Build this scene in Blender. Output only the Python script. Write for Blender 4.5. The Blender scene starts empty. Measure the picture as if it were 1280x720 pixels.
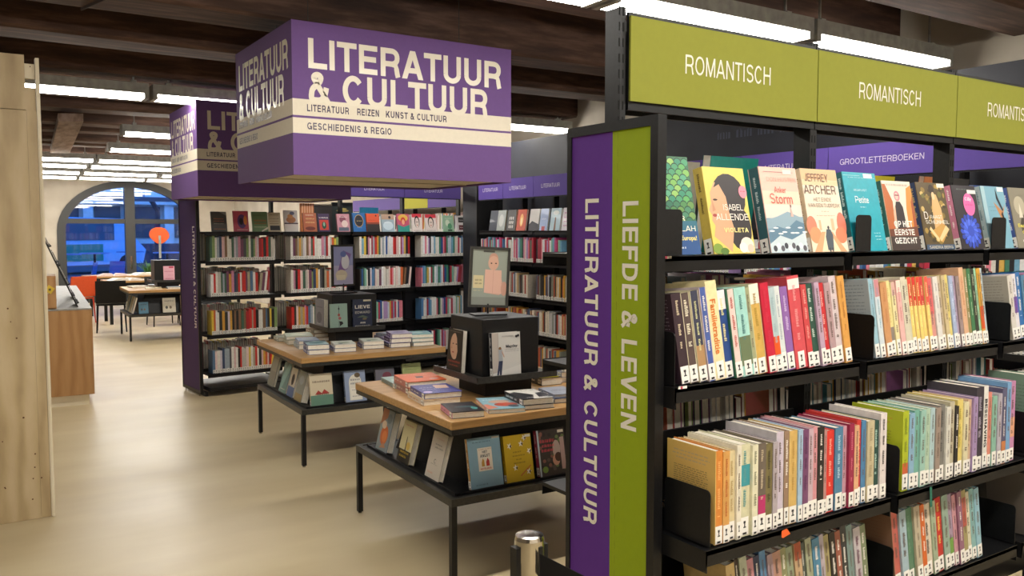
import bpy, math, random
from mathutils import Matrix, Vector
R = random.Random(7)
sc = bpy.context.scene
COL = sc.collection
PI = math.pi
# ------------------------------------------------------------------ camera, world, exposure
cam_d = bpy.data.cameras.new('camera'); cam = bpy.data.objects.new('camera', cam_d); COL.objects.link(cam)
cam_d.sensor_width = 36; cam_d.lens = 1055/1280*36; cam_d.clip_start = .05; cam_d.clip_end = 200
cam.location = (0, 0, 1.6)
cam.rotation_euler = (PI/2-math.atan(70/1055), 0, -math.radians(33.2))
sc.camera = cam
w = bpy.data.worlds.new('dusk'); sc.world = w; w.use_nodes = True
w.node_tree.nodes['Background'].inputs[0].default_value = (.05, .17, .62, 1)
w.node_tree.nodes['Background'].inputs[1].default_value = 1.9
sc.view_settings.view_transform = 'Standard'; sc.view_settings.look = 'None'
sc.view_settings.exposure = 1.62; sc.view_settings.gamma = 1; sc.view_settings.use_curve_mapping = False
LAMP = 11.0          # radiance of the tube diffusers

# ------------------------------------------------------------------ colours and materials
def lin(h):
    if isinstance(h, str):
        h = h.lstrip('#'); c = [int(h[i:i+2], 16)/255 for i in (0, 2, 4)]
    else: c = list(h)
    return tuple(x/12.92 if x <= .04045 else ((x+.055)/1.055)**2.4 for x in c)+(1,)
def newmat(name, col='#888888', rough=.5, metal=0, coat=0, spec=.5):
    m = bpy.data.materials.new(name); m.use_nodes = True
    b = m.node_tree.nodes['Principled BSDF']
    b.inputs['Base Color'].default_value = lin(col); b.inputs['Roughness'].default_value = rough
    b.inputs['Metallic'].default_value = metal; b.inputs['Coat Weight'].default_value = coat
    b.inputs['Specular IOR Level'].default_value = spec
    return m, m.node_tree, b
def N(t, kind, **kw):
    n = t.nodes.new(kind)
    for k, v in kw.items(): setattr(n, k, v)
    return n
def noise(t, scale, detail=4, coord='Object', sc3=(1, 1, 1), rough=.5):
    tc = N(t, 'ShaderNodeTexCoord'); mp = N(t, 'ShaderNodeMapping'); mp.inputs['Scale'].default_value = sc3
    n = N(t, 'ShaderNodeTexNoise'); n.inputs['Scale'].default_value = scale; n.inputs['Detail'].default_value = detail
    n.inputs['Roughness'].default_value = rough
    t.links.new(tc.outputs[coord], mp.inputs[0]); t.links.new(mp.outputs[0], n.inputs['Vector']); return n
def ramp(t, src, stops):
    r = N(t, 'ShaderNodeValToRGB'); e = r.color_ramp.elements
    while len(e) < len(stops): e.new(.5)
    for i, (p, c) in enumerate(stops): e[i].position = p; e[i].color = lin(c)
    t.links.new(src, r.inputs[0]); return r
def bump(t, b, src, strength=.2, dist=.005):
    bm = N(t, 'ShaderNodeBump'); bm.inputs['Strength'].default_value = strength; bm.inputs['Distance'].default_value = dist
    t.links.new(src, bm.inputs['Height']); t.links.new(bm.outputs[0], b.inputs['Normal'])
M = {}
def attr_mat(name, rough, coat=0, spec=.5, var=.0):
    m, t, b = newmat(name, '#888888', rough, 0, coat, spec)
    a = N(t, 'ShaderNodeAttribute', attribute_name='Col')
    if var:
        n = noise(t, 60, 3); mx = N(t, 'ShaderNodeMixRGB', blend_type='MULTIPLY'); mx.inputs[0].default_value = var
        t.links.new(a.outputs['Color'], mx.inputs[1]); r = ramp(t, n.outputs[0], [(.3, '#b0b0b0'), (.7, '#ffffff')])
        t.links.new(r.outputs[0], mx.inputs[2]); t.links.new(mx.outputs[0], b.inputs['Base Color'])
    else: t.links.new(a.outputs['Color'], b.inputs['Base Color'])
    M[name] = m
attr_mat('cover', .38, .15, var=.25); attr_mat('print', .42, .1); attr_mat('banner', .75, spec=.3, var=.08); attr_mat('matte', .75, spec=.3, var=.2)
m, t, b = newmat('pages', '#f0e8d6', .85, spec=.2)
n = noise(t, 40, 2, sc3=(30, 1, 1)); r = ramp(t, n.outputs[0], [(.3, '#d2c6ae'), (.55, '#f8f2e4')]); t.links.new(r.outputs[0], b.inputs[0]); M['pages'] = m
m, t, b = newmat('black_metal', '#121213', .42, .0, spec=.4)
n = noise(t, 90, 2); r = ramp(t, n.outputs[0], [(.3, '#0e0e0f'), (.7, '#151517')]); t.links.new(r.outputs[0], b.inputs[0]); bump(t, b, n.outputs[0], .08, .001); M['black_metal'] = m
m, t, b = newmat('grey_metal', '#46443e', .4, .2)
n = noise(t, 60, 2); r = ramp(t, n.outputs[0], [(.3, '#2e2d29'), (.7, '#3c3a35')]); t.links.new(r.outputs[0], b.inputs[0]); M['grey_metal'] = m
m, t, b = newmat('dark_board', '#24262e', .6)
n = noise(t, 3, 3); r = ramp(t, n.outputs[0], [(.3, '#1f212a'), (.7, '#2a2c36')]); t.links.new(r.outputs[0], b.inputs[0]); M['dark_board'] = m
m, t, b = newmat('chrome', '#c9c4bb', .16, 1.0); n = noise(t, 200, 2, sc3=(1, 1, .02)); bump(t, b, n.outputs[0], .05, .001); M['chrome'] = m
def wood(name, c1, c2, c3, scale, stretch, rough=.45, bmp=.15, rings=0):
    m, t, b = newmat(name, c1, rough)
    n = noise(t, scale, 6, sc3=stretch, rough=.6)
    src = n.outputs[0]
    if rings:
        wv = N(t, 'ShaderNodeTexWave'); wv.inputs['Scale'].default_value = rings; wv.inputs['Distortion'].default_value = 9
        wv.inputs['Detail'].default_value = 3; wv.inputs['Detail Scale'].default_value = 1.2
        tc = N(t, 'ShaderNodeTexCoord'); mp = N(t, 'ShaderNodeMapping'); mp.inputs['Scale'].default_value = (1.6, 1.6, .35)
        t.links.new(tc.outputs['Object'], mp.inputs[0]); t.links.new(mp.outputs[0], wv.inputs[0])
        mx = N(t, 'ShaderNodeMixRGB'); mx.inputs[0].default_value = .35
        t.links.new(n.outputs[0], mx.inputs[1]); t.links.new(wv.outputs[0], mx.inputs[2]); src = mx.outputs[0]
    r = ramp(t, src, [(.25, c1), (.5, c2), (.78, c3)]); t.links.new(r.outputs[0], b.inputs[0]); bump(t, b, src, bmp, .002)
    M[name] = m
wood('oak_top', '#96703f', '#b38a55', '#c39b66', 5, (1, 14, 14), .38)
wood('counter_oak', '#a87a49', '#b48655', '#bd9160', 4, (7, 7, 1), .45, rings=2)
wood('plywood', '#ab946e', '#bfa981', '#cdb994', 3, (4, 4, 1), .55, rings=1.6)
wood('ply_edge', '#d8c8a6', '#e4d8bc', '#efe5cd', 4, (1, 1, .3), .6)
wood('beam_wood', '#2b1c15', '#4a3226', '#745748', 2.2, (1, 9, 7), .8, .6)
wood('plank_wood', '#5a463a', '#8a7264', '#a8948a', 2.5, (6, 1, 3), .8, .5)
wood('deck_wood', '#21140f', '#30201a', '#402c25', 3, (6, 1, 6), .85, .4)
m, t, b = newmat('plaster', '#cfc5b4', .9, spec=.2)
n = noise(t, 2.5, 5); r = ramp(t, n.outputs[0], [(.3, '#c4b9a7'), (.7, '#d8cfbf')]); t.links.new(r.outputs[0], b.inputs[0]); n2 = noise(t, 40, 3); bump(t, b, n2.outputs[0], .1, .003); M['plaster'] = m
m, t, b = newmat('linoleum', '#cbb993', .3, spec=.5)
n = noise(t, 1.3, 6, sc3=(.5, 1.6, 1)); r = ramp(t, n.outputs[0], [(.3, '#c0ad88'), (.5, '#c9b791'), (.72, '#d2c29d')]); t.links.new(r.outputs[0], b.inputs[0])
n2 = noise(t, 1.5, 2); r2 = ramp(t, n2.outputs[0], [(.3, (.62, .62, .62)), (.7, (.70, .70, .70))]); t.links.new(r2.outputs[0], b.inputs['Roughness'])
M['linoleum'] = m
def emis(name, col, s):
    m = bpy.data.materials.new(name); m.use_nodes = True; t = m.node_tree; t.nodes.clear()
    e = N(t, 'ShaderNodeEmission'); o = N(t, 'ShaderNodeOutputMaterial'); t.links.new(e.outputs[0], o.inputs[0])
    e.inputs[0].default_value = lin(col); e.inputs[1].default_value = s; M[name] = m
emis('tube', '#fffaf1', LAMP)
m, t, b = newmat('lamp_housing', '#9b9a93', .5, .1); n = noise(t, 20, 2); r = ramp(t, n.outputs[0], [(.3, '#8d8c86'), (.7, '#a5a49c')]); t.links.new(r.outputs[0], b.inputs[0]); M['lamp_housing'] = m
m, t, b = newmat('pane_glass', '#ffffff', .02); b.inputs['Transmission Weight'].default_value = 1; b.inputs['IOR'].default_value = 1.45; M['pane_glass'] = m
m, t, b = newmat('window_metal', '#3d3d3b', .5); M['window_metal'] = m
m, t, b = newmat('leaf', '#3b6b35', .6); n = noise(t, 12, 2); r = ramp(t, n.outputs[0], [(.3, '#2c5a2c'), (.7, '#5f8f4a')]); t.links.new(r.outputs[0], b.inputs[0]); M['leaf'] = m
m, t, b = newmat('asphalt', '#30343c', .9); n = noise(t, 5, 4); r = ramp(t, n.outputs[0], [(.3, '#262a33'), (.7, '#3a3f49')]); t.links.new(r.outputs[0], b.inputs[0]); M['asphalt'] = m

# ------------------------------------------------------------------ mesh builder
class MB:
    def __init__(s): s.v = []; s.f = []; s.c = []
    def poly(s, pts, col='#888888'):
        i = len(s.v); s.v += [tuple(p) for p in pts]; s.f.append(tuple(range(i, i+len(pts)))); s.c.append(col)
    def box(s, x0, x1, y0, y1, z0, z1, col='#888888', M=None, cols=None):
        P = [(x0, y0, z0), (x1, y0, z0), (x1, y1, z0), (x0, y1, z0), (x0, y0, z1), (x1, y0, z1), (x1, y1, z1), (x0, y1, z1)]
        if M is not None: P = [tuple(M @ Vector(p)) for p in P]
        i = len(s.v); s.v += P
        F = [(0, 3, 2, 1), (4, 5, 6, 7), (0, 1, 5, 4), (1, 2, 6, 5), (2, 3, 7, 6), (3, 0, 4, 7)]  # -z +z -y +x +y -x
        for k, f in enumerate(F): s.f.append(tuple(i+j for j in f)); s.c.append(cols[k] if cols else col)
        return s
    def bevbox(s, x0, x1, y0, y1, z0, z1, r, col='#888888', M=None):
        # box with chamfered vertical edges and top rim
        prof = [(x0+r, y0), (x1-r, y0), (x1, y0+r), (x1, y1-r), (x1-r, y1), (x0+r, y1), (x0, y1-r), (x0, y0+r)]
        cx, cy = (x0+x1)/2, (y0+y1)/2
        def ins(p, k): return (p[0]+(r*k if p[0] < cx else -r*k), p[1]+(r*k if p[1] < cy else -r*k))
        rings = [[(*ins(p, .6), z0) for p in prof], [(*p, z0+r*.7) for p in prof], [(*p, z1-r*.7) for p in prof], [(*ins(p, .6), z1) for p in prof]]
        s.loft(rings, col, M, caps=True); return s
    def loft(s, rings, col='#888888', M=None, caps=True, closed=True):
        n = len(rings[0]); i = len(s.v)
        for rg in rings:
            for p in rg: s.v.append(tuple(M @ Vector(p)) if M is not None else tuple(p))
        for k in range(len(rings)-1):
            for j in range(n if closed else n-1):
                a = i+k*n+j; b_ = i+k*n+(j+1) % n
                s.f.append((a, b_, b_+n, a+n)); s.c.append(col)
        if caps:
            s.f.append(tuple(i+j for j in reversed(range(n)))); s.c.append(col)
            s.f.append(tuple(i+(len(rings)-1)*n+j for j in range(n))); s.c.append(col)
        return s
    def lathe(s, x, y, prof, n=20, col='#888888', M=None):
        s.loft([[(x+r*math.cos(2*PI*k/n), y+r*math.sin(2*PI*k/n), z) for k in range(n)] for r, z in prof], col, M); return s
    def tube(s, pts, r, n=8, col='#888888'):
        pts = [Vector(p) for p in pts]; rings = []
        for k, p in enumerate(pts):
            d = (pts[min(k+1, len(pts)-1)]-pts[max(k-1, 0)]).normalized()
            u = d.orthogonal().normalized() if k == 0 else (u-d*u.dot(d)).normalized()
            v = d.cross(u); rr = r[k] if isinstance(r, (list, tuple)) else r
            rings.append([tuple(p+u*rr*math.cos(2*PI*j/n)+v*rr*math.sin(2*PI*j/n)) for j in range(n)])
        s.loft(rings, col); return s
    def mesh(s, name, mat):
        me = bpy.data.meshes.new(name); me.from_pydata(s.v, [], s.f)
        a = me.attributes.new('Col', 'FLOAT_COLOR', 'FACE')
        cache = {}; flat = []
        for c in s.c:
            if c not in cache: cache[c] = lin(c)
            flat += cache[c]
        a.data.foreach_set('color', flat)
        me.materials.append(M[mat] if isinstance(mat, str) else mat); me.validate(); return me
    def build(s, name, mat, parent=None, loc=None, smooth=False):
        me = s.mesh(name, mat)
        if smooth: me.shade_smooth()
        o = bpy.data.objects.new(name, me); COL.objects.link(o)
        if parent: o.parent = parent
        if loc: o.location = loc
        return o
def tag(o, label=None, cat=None, group=None, kind=None):
    for k, v in (('label', label), ('category', cat), ('group', group), ('kind', kind)):
        if v: o[k] = v
    return o
def empty(name, loc=(0, 0, 0), rz=0, label=None, cat=None, group=None):
    o = bpy.data.objects.new(name, None); o.empty_display_size = .05; COL.objects.link(o)
    o.location = loc; o.rotation_euler = (0, 0, rz); tag(o, label, cat, group); return o
def part(name, mat, parent, *boxes, label=None):
    b_ = MB()
    for x in boxes: b_.box(*x)
    o = b_.build(name, mat, parent)
    if label: o['label'] = label
    return o
def structure(o): o['kind'] = 'structure'; return o
def Tm(x, y, z): return Matrix.Translation((x, y, z))
def Rz(a): return Matrix.Rotation(a, 4, 'Z')
def Rx(a): return Matrix.Rotation(a, 4, 'X')
def Ry(a): return Matrix.Rotation(a, 4, 'Y')

# ------------------------------------------------------------------ lettering: each glyph is meshed once
GL = {}
def load_glyphs():
    chars = 'ABCDEFGHIJKLMNOPQRSTUVWXYZabcdefghijklmnopqrstuvwxyz&!0123456789.'
    obs = []
    for bold in (0, 1):
        for ch in chars:
            for suf in ('', 'H'):
                cu = bpy.data.curves.new('g', 'FONT'); cu.body = ch+suf; cu.resolution_u = 3; cu.offset = .02 if bold else 0.004
                o = bpy.data.objects.new('g', cu); COL.objects.link(o); obs.append((bold, ch, suf, o))
    bpy.context.view_layer.update(); dg = bpy.context.evaluated_depsgraph_get()
    wH = {}
    raw = {}
    for bold, ch, suf, o in obs:
        me = o.evaluated_get(dg).to_mesh(); vs = [v.co.copy() for v in me.vertices]
        raw[(bold, ch, suf)] = ([(v.x, v.y) for v in vs], [tuple(p.vertices) for p in me.polygons]); o.evaluated_get(dg).to_mesh_clear()
    for bold in (0, 1):
        hx = max(v[0] for v in raw[(bold, 'H', '')][0]); cap = max(v[1] for v in raw[(bold, 'H', '')][0])
        for ch in chars:
            vs, fs = raw[(bold, ch, '')]; adv = max(v[0] for v in raw[(bold, ch, 'H')][0])-hx
            GL[(bold, ch)] = ([(a/cap, c/cap) for a, c in vs], fs, adv/cap)
        GL[(bold, ' ')] = ([], [], .38)
    for *_, o in obs:
        cu = o.data; bpy.data.objects.remove(o); bpy.data.curves.remove(cu)
def stroke_caps():
    """grotesque capitals drawn from strokes, cap height 1"""
    ADV = dict(A=1, B=1, C=1, D=1, E=.925, F=.85, G=1.08, H=1, I=.39, J=.77, K=1, L=.85, M=1.155, N=1, O=1.08, P=.925, Q=1.08, R=1, S=.925, T=.85, U=1, V=.925, W=1.31, X=.925, Y=.925, Z=.85)
    ADV['&'] = 1.0
    for bold in (0, 1):
        w = (.125, .205)[bold]; h = w/2; k = w*.92; q = k/2
        for ch, adv in ADV.items():
            sb = .03 if ch in 'AVWXYT' else (.075 if ch in 'COGQ' else .095)
            W = adv-(sb+(.03 if ch in 'FLPTAVWXYKZ' else .075 if ch in 'BCDGOQRSE' else .095)); vs = []; fs = []
            def quad(*P): i = len(vs); vs.extend(P); fs.append(tuple(range(i, i+len(P))))
            def Vt(x, a, b_): quad((x-h, a), (x+h, a), (x+h, b_), (x-h, b_))
            def Hz(a, b_, y): quad((a, y-q), (b_, y-q), (b_, y+q), (a, y+q))
            def Dg(x0, y0, x1, y1, m=1.1): d = h*m; quad((x0-d, y0), (x0+d, y0), (x1+d, y1), (x1-d, y1))
            def rib(P, closed=False):
                n = len(P); O = []
                for i in range(n):
                    a = P[i-1] if (i or closed) else P[0]; b_ = P[(i+1) % n] if (i < n-1 or closed) else P[-1]
                    dx, dy = b_[0]-a[0], b_[1]-a[1]; L = math.hypot(dx, dy) or 1; nx, ny = -dy/L, dx/L
                    t_ = math.hypot(nx*h, ny*q); O.append(((P[i][0]+nx*t_, P[i][1]+ny*t_), (P[i][0]-nx*t_, P[i][1]-ny*t_)))
                for i in range(n if closed else n-1):
                    (a, b_), (c, d) = O[i], O[(i+1) % n]; quad(b_, d, c, a)
            def arc(cx, cy, rx, ry, a0, a1, n=14, pw=1):
                P = []
                for i in range(n+1):
                    a = math.radians(a0+(a1-a0)*i/n); c, s_ = math.cos(a), math.sin(a)
                    P.append((cx+rx*math.copysign(abs(c)**pw, c), cy+ry*math.copysign(abs(s_)**pw, s_)))
                return P
            T, B = 1-q, q
            def bowl(y0, y1, x): rx = W-h-x; Hz(w*.5, x+.001, y0); Hz(w*.5, x+.001, y1); rib(arc(x, (y0+y1)/2, rx, (y1-y0)/2, -90, 90, 14, .9))
            if ch == 'A': Dg(h*1.1, 0, W/2, 1); Dg(W-h*1.1, 0, W/2, 1); Hz(.22*W, .78*W, .30)
            elif ch == 'B': Vt(h, 0, 1); bowl(B, .51, W*.56); W0 = W; W = W*.95; bowl(.51, T, W*.56); W = W0
            elif ch == 'C': rib(arc(W/2, .5, W/2-h, .5-q, 38, 322, 26))
            elif ch == 'D': Vt(h, 0, 1); bowl(B, T, W*.42)
            elif ch == 'E': Vt(h, 0, 1); Hz(h, W, T); Hz(h, W*.93, .52); Hz(h, W, B)
            elif ch == 'F': Vt(h, 0, 1); Hz(h, W, T); Hz(h, W*.88, .50)
            elif ch == 'G': rib(arc(W/2, .5, W/2-h, .5-q, 38, 335, 28)); Hz(.54*W, W, .44); Vt(W-h*.8, 0, .44)
            elif ch == 'H': Vt(h, 0, 1); Vt(W-h, 0, 1); Hz(h, W-h, .52)
            elif ch == 'I': Vt(W/2, 0, 1)
            elif ch == 'J': Vt(W-h, .3, 1); rib(arc(W/2, .3, W/2-h, .3-q, 0, -175, 14))
            elif ch == 'K': Vt(h, 0, 1); Dg(w*.9, .32, W-h*1.5, 1, 1.35); Dg(W-h*1.4, 0, W*.40, .62, 1.35)
            elif ch == 'L': Vt(h, 0, 1); Hz(h, W, B)
            elif ch == 'M': Vt(h, 0, 1); Vt(W-h, 0, 1); Dg(h*1.1, 1, W/2, 0); Dg(W-h*1.1, 1, W/2, 0)
            elif ch == 'N': Vt(h, 0, 1); Vt(W-h, 0, 1); Dg(h*1.1, 1, W-h*1.1, 0)
            elif ch in 'OQ':
                rib(arc(W/2, .5, W/2-h, .5-q, 0, 360, 30)[:-1], True)
                if ch == 'Q': Dg(W*.58, .3, W*.95, -.03)
            elif ch == 'P': Vt(h, 0, 1); bowl(.42, T, W*.55)
            elif ch == 'R': Vt(h, 0, 1); W0 = W; W = W*.97; bowl(.45, T, W*.55); W = W0; rib([(W*.55, .45), (W*.76, .41), (W*.86-h*.4, .28), (W*.90-h*.4, .1), (W-h*.9, 0)])
            elif ch == 'S': r_ = (1-2*q)/4; rib(arc(W/2, .5+r_, W/2-h, r_, 18, 262, 16)+arc(W/2, .5-r_, W/2-h, r_, 82, -162, 16))
            elif ch == 'T': Vt(W/2, 0, 1); Hz(0, W, T)
            elif ch == 'U': y = .34; Vt(h, y, 1); Vt(W-h, y, 1); rib(arc(W/2, y, W/2-h, y-q, 180, 360, 18))
            elif ch == 'V': Dg(h*1.1, 1, W/2, 0); Dg(W-h*1.1, 1, W/2, 0)
            elif ch == 'W': Dg(h*1.1, 1, W*.27, 0); Dg(W/2, 1, W*.27, 0); Dg(W/2, 1, W*.73, 0); Dg(W-h*1.1, 1, W*.73, 0)
            elif ch == 'X': Dg(h*1.3, 0, W-h*1.4, 1, 1.25); Dg(h*1.4, 1, W-h*1.3, 0, 1.25)
            elif ch == 'Y': Vt(W/2, 0, .42); Dg(h*1.2, 1, W/2, .38, 1.2); Dg(W-h*1.2, 1, W/2, .38, 1.2)
            elif ch == 'Z': Hz(W*.03, W, T); Hz(0, W, B); Dg(w*.7, B, W-w*.75, T, 1.25)
            elif ch == '&':
                K = [(W*.95, .0), (W*.60, .38), (W*.31, .70), (W*.25, .84), (W*.41, T), (W*.57, .84), (W*.50, .67), (W*.20, .46), (h, .27), (W*.15, .12), (W*.37, B), (W*.60, .13), (W*.77, .32), (W*.83, .52)]; P = []
                for a in range(len(K)-1):
                    p0, p1, p2, p3 = K[max(a-1, 0)], K[a], K[a+1], K[min(a+2, len(K)-1)]
                    for u in (0, .25, .5, .75): P.append(tuple(.5*(2*p1[z]+(p2[z]-p0[z])*u+(2*p0[z]-5*p1[z]+4*p2[z]-p3[z])*u*u+(3*p1[z]-p0[z]-3*p2[z]+p3[z])*u**3) for z in (0, 1)))
                rib(P+[K[-1]])
            GL[(bold, ch)] = ([(x+sb, y) for x, y in vs], fs, adv)
        GL[(bold, ' ')] = ([], [], .39)
load_glyphs(); stroke_caps()
def text2d(s, cap, bold=0, width=None, slant=0, track=0):
    vs = []; fs = []; x = 0
    for ch in s:
        if (bold, ch) not in GL: continue
        v, f, adv = GL[(bold, ch)]; i = len(vs)
        vs += [(x+a+slant*c, c) for a, c in v]; fs += [tuple(i+j for j in q) for q in f]; x += adv+track
    x -= track
    k = width/(x*cap) if width else 1
    return [(a*cap*k, c*cap) for a, c in vs], fs, x*cap*k
def add_text(mb, s, cap, place, col, bold=0, width=None, align='c', slant=0, track=0):
    vs, fs, wd = text2d(s, cap, bold, width, slant, track)
    dx = {'c': -wd/2, 'l': 0, 'r': -wd}[align]; i = len(mb.v)
    p0, px_, py_ = Vector(place(0, 0)), Vector(place(.01, 0)), Vector(place(0, .01)); nn = (px_-p0).cross(py_-p0).normalized()
    P = [Vector(place(a+dx, c)) for a, c in vs]
    for q, f in enumerate(fs):      # overlapping strokes lie a hair above one another
        if len(f) == 4 and all(len(g) == 4 for g in fs):
            o_ = nn*(q % 9)*.00007
            for j in f: P[j] = P[j]+o_
    mb.v += [tuple(p) for p in P]
    for f in fs: mb.f.append(tuple(i+j for j in f)); mb.c.append(col)
    return wd
EPS = .0005
class Art:
    """flat print on a surface: place(u, v, layer) with u, v in metres"""
    def __init__(s, mb, W, H, place): s.mb, s.W, s.H, s.p, s.k, s.e = mb, W, H, place, 1, .00025
    def pts(s, P): return [s.p(x*s.W, y*s.H, s.k*s.e) for x, y in P]
    def add(s, *items):
        s.e = min(.00025, .0014/max(1, len(items)))
        for it in items:
            k = it[0]
            if k == 'r': _, a, b_, c, d, col = it; s.mb.poly(s.pts([(a, b_), (c, b_), (c, d), (a, d)]), col)
            elif k == 'e':
                _, cx, cy, rx, ry, col = it[:6]; s.mb.poly(s.pts([(cx+rx*math.cos(2*PI*j/18), cy+ry*math.sin(2*PI*j/18)) for j in range(18)]), col)
            elif k == 'p': s.mb.poly(s.pts(it[1]), it[2])
            elif k == 't':
                _, txt, cx, cy, cap, wd, col = it[:7]; bold = it[7] if len(it) > 7 else 0
                kk = s.k*s.e+.0001; add_text(s.mb, txt, cap*s.H, lambda a, c: s.p(cx*s.W+a, cy*s.H+c, kk), col, bold, wd*s.W if wd else None)
            elif k == 'm':   # marks too small to read: x0, y, x1, height, colour
                _, x0, y, x1, hh, col = it; x = x0
                while x < x1:
                    wl = R.uniform(.03, .10)
                    q = x
                    while q < min(x+wl, x1):
                        cw = R.uniform(.010, .018); s.mb.poly(s.pts([(q, y), (q+cw*.55, y), (q+cw*.55, y+hh*R.uniform(.6, 1)), (q, y+hh*R.uniform(.6, 1))]), col); q += cw
                    x = q+.02
            s.k += 1
        return s
# ------------------------------------------------------------------ books
def shade(c, k):
    c = c.lstrip('#'); return '#%02x%02x%02x' % tuple(max(0, min(255, int(int(c[i:i+2], 16)*k))) for i in (0, 2, 4))
def cover_shell(mb, wd, h, t, col, spine=None, back=None, X=None):
    sp = spine or col; bk = back or col; e = .0022
    mb.box(t/2-e, t/2, 0, wd, 0, h, col, X); mb.box(-t/2, -t/2+e, 0, wd, 0, h, bk, X)
    mb.box(-t/2+e, t/2-e, 0, e, 0, h, sp, X, cols=[sp]*6)
def spine_print(mb, h, t, kind, fg, X=None):
    f = lambda a, c, l=0: Vector((a, -.0006-l, c)) if X is None else X @ Vector((a, -.0006-l, c))
    q = lambda x0, x1, z0, z1, col, l=0: mb.poly([f(x0, z0, l), f(x1, z0, l), f(x1, z1, l), f(x0, z1, l)], col)
    tw = t*.5-.001
    if kind and kind[0] == 'txt':
        _, s, z0, z1, cap, bold = kind
        add_text(mb, s, t*cap, lambda a, c: f(c-t*cap/2, h*z1-a, .0004), fg, bold, width=h*(z1-z0), align='l'); return
    if kind and kind[0] == 'top':     # differently coloured head of the spine
        _, z0, z1, col = kind; q(-tw, tw, h*z0, h*z1, col)
    # a title running down the spine, too small to read
    z = h*R.uniform(.88, .94); end = h*R.uniform(.30, .42); cw = t*R.uniform(.22, .42)
    while z > end:
        L = R.uniform(.02, .045); zz = z
        while zz > max(end, z-L):
            s_ = R.uniform(.0022, .0045); a = cw*R.uniform(.6, 1)
            q(-cw*.5, -cw*.5+a, zz-s_*.6, zz, fg, .0004); zz -= s_
        z = zz-R.uniform(.006, .02)
def shelf_label(mb, t, X=None, z=.008, hh=.034):
    hh *= R.uniform(.8, 1.05); z += R.uniform(0, .003)
    f = lambda a, c, l: Vector((a, -.001-l, c)) if X is None else X @ Vector((a, -.001-l, c))
    q = lambda x0, x1, z0, z1, col, l=0: mb.poly([f(x0, z0, l), f(x1, z0, l), f(x1, z1, l), f(x0, z1, l)], col)
    a = min(t/2*.96, .0125); q(-a, a, z, z+hh, '#f2f0ea'); q(-a, a, z-.007, z, '#e8e5df')
    q(-a*.5, a*.5, z-.0055, z-.001, '#151515', .0004)
    k = a*R.uniform(.3, .42)
    q(-k, k, z+hh*.28, z+hh*.36, '#333336', .0004); q(-k*.4, k*.4, z+hh*.36, z+hh*.58, '#333336', .0004); q(-k*.9, k*.7, z+hh*.58, z+hh*.74, '#333336', .0004)
def book(X, wd, h, t, col, label, group=None, spine=None, back=None, art=None, backart=None, sk=None, fg='#f0e8d8', lab=True, name='book', pages='#e6dcc6', detail=True):
    mb = MB(); cover_shell(mb, wd, h, t, col, spine, back)
    o = mb.build(name, 'cover'); o.matrix_world = X; tag(o, label, 'book', group)
    g = .003; MB().box(-t/2+.0022, t/2-.0022, .0022, wd-g, g, h-g).build('pages', 'pages', o)
    if art or backart:
        pb = MB()
        if art: Art(pb, wd, h, lambda u, v, l: (t/2+.0004+l, u, v)).add(*art)
        if backart: Art(pb, wd, h, lambda u, v, l: (-t/2-.0004-l, wd-u, v)).add(*backart)
        pb.build('cover_print', 'print', o)
    if detail:
        pb = MB(); spine_print(pb, h, t, sk, fg); pb.build('spine_title', 'print', o)
    if lab:
        pb = MB(); shelf_label(pb, t); pb.build('shelf_label', 'print', o)
    return o
def stuff_book(mb, pg, X, wd, h, t, col, lab=True):
    cover_shell(mb, wd, h, t, col, X=X)
    pg.box(-t/2+.0022, t/2-.0022, .0022, wd-.003, .003, h-.003, '#d9cfba', X)
    if lab: shelf_label(mb, t, X)
def blurb(fg='#3a3a3a', y0=.35, y1=.85, n=12, x0=.12, x1=.88):
    out = []
    for k in range(n):
        y = y1-(y1-y0)*k/(n-1); out.append(('m', x0, y, x1-(.3*R.random() if k % 5 == 4 else 0), .011, fg))
    return out
ORD = ['first', 'second', 'third', 'fourth', 'fifth', 'sixth', 'seventh', 'eighth', 'ninth', 'tenth', 'eleventh', 'twelfth', 'thirteenth', 'fourteenth', 'fifteenth', 'sixteenth', 'seventeenth', 'eighteenth', 'nineteenth', 'twentieth', 'twenty-first', 'twenty-second', 'twenty-third', 'twenty-fourth', 'twenty-fifth', 'twenty-sixth', 'twenty-seventh', 'twenty-eighth', 'twenty-ninth', 'thirtieth']

# ================================================================== SETTING
WX, WY = 5.7, 21.15
structure(MB().box(-5, WX, -3, WY, -.1, 0).build('floor', 'linoleum'))
structure(MB().box(-5, WX, -3, WY, 3.25, 3.35).build('ceiling', 'deck_wood'))
structure(MB().box(WX, WX+.2, -3, WY, 0, 3.3).build('wall_right', 'plaster'))
structure(MB().box(-5.2, -5, -3, WY, 0, 3.3).build('wall_left', 'plaster'))
structure(MB().box(-5, WX, -3.2, -3, 0, 3.3).build('wall_near', 'plaster'))
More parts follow.
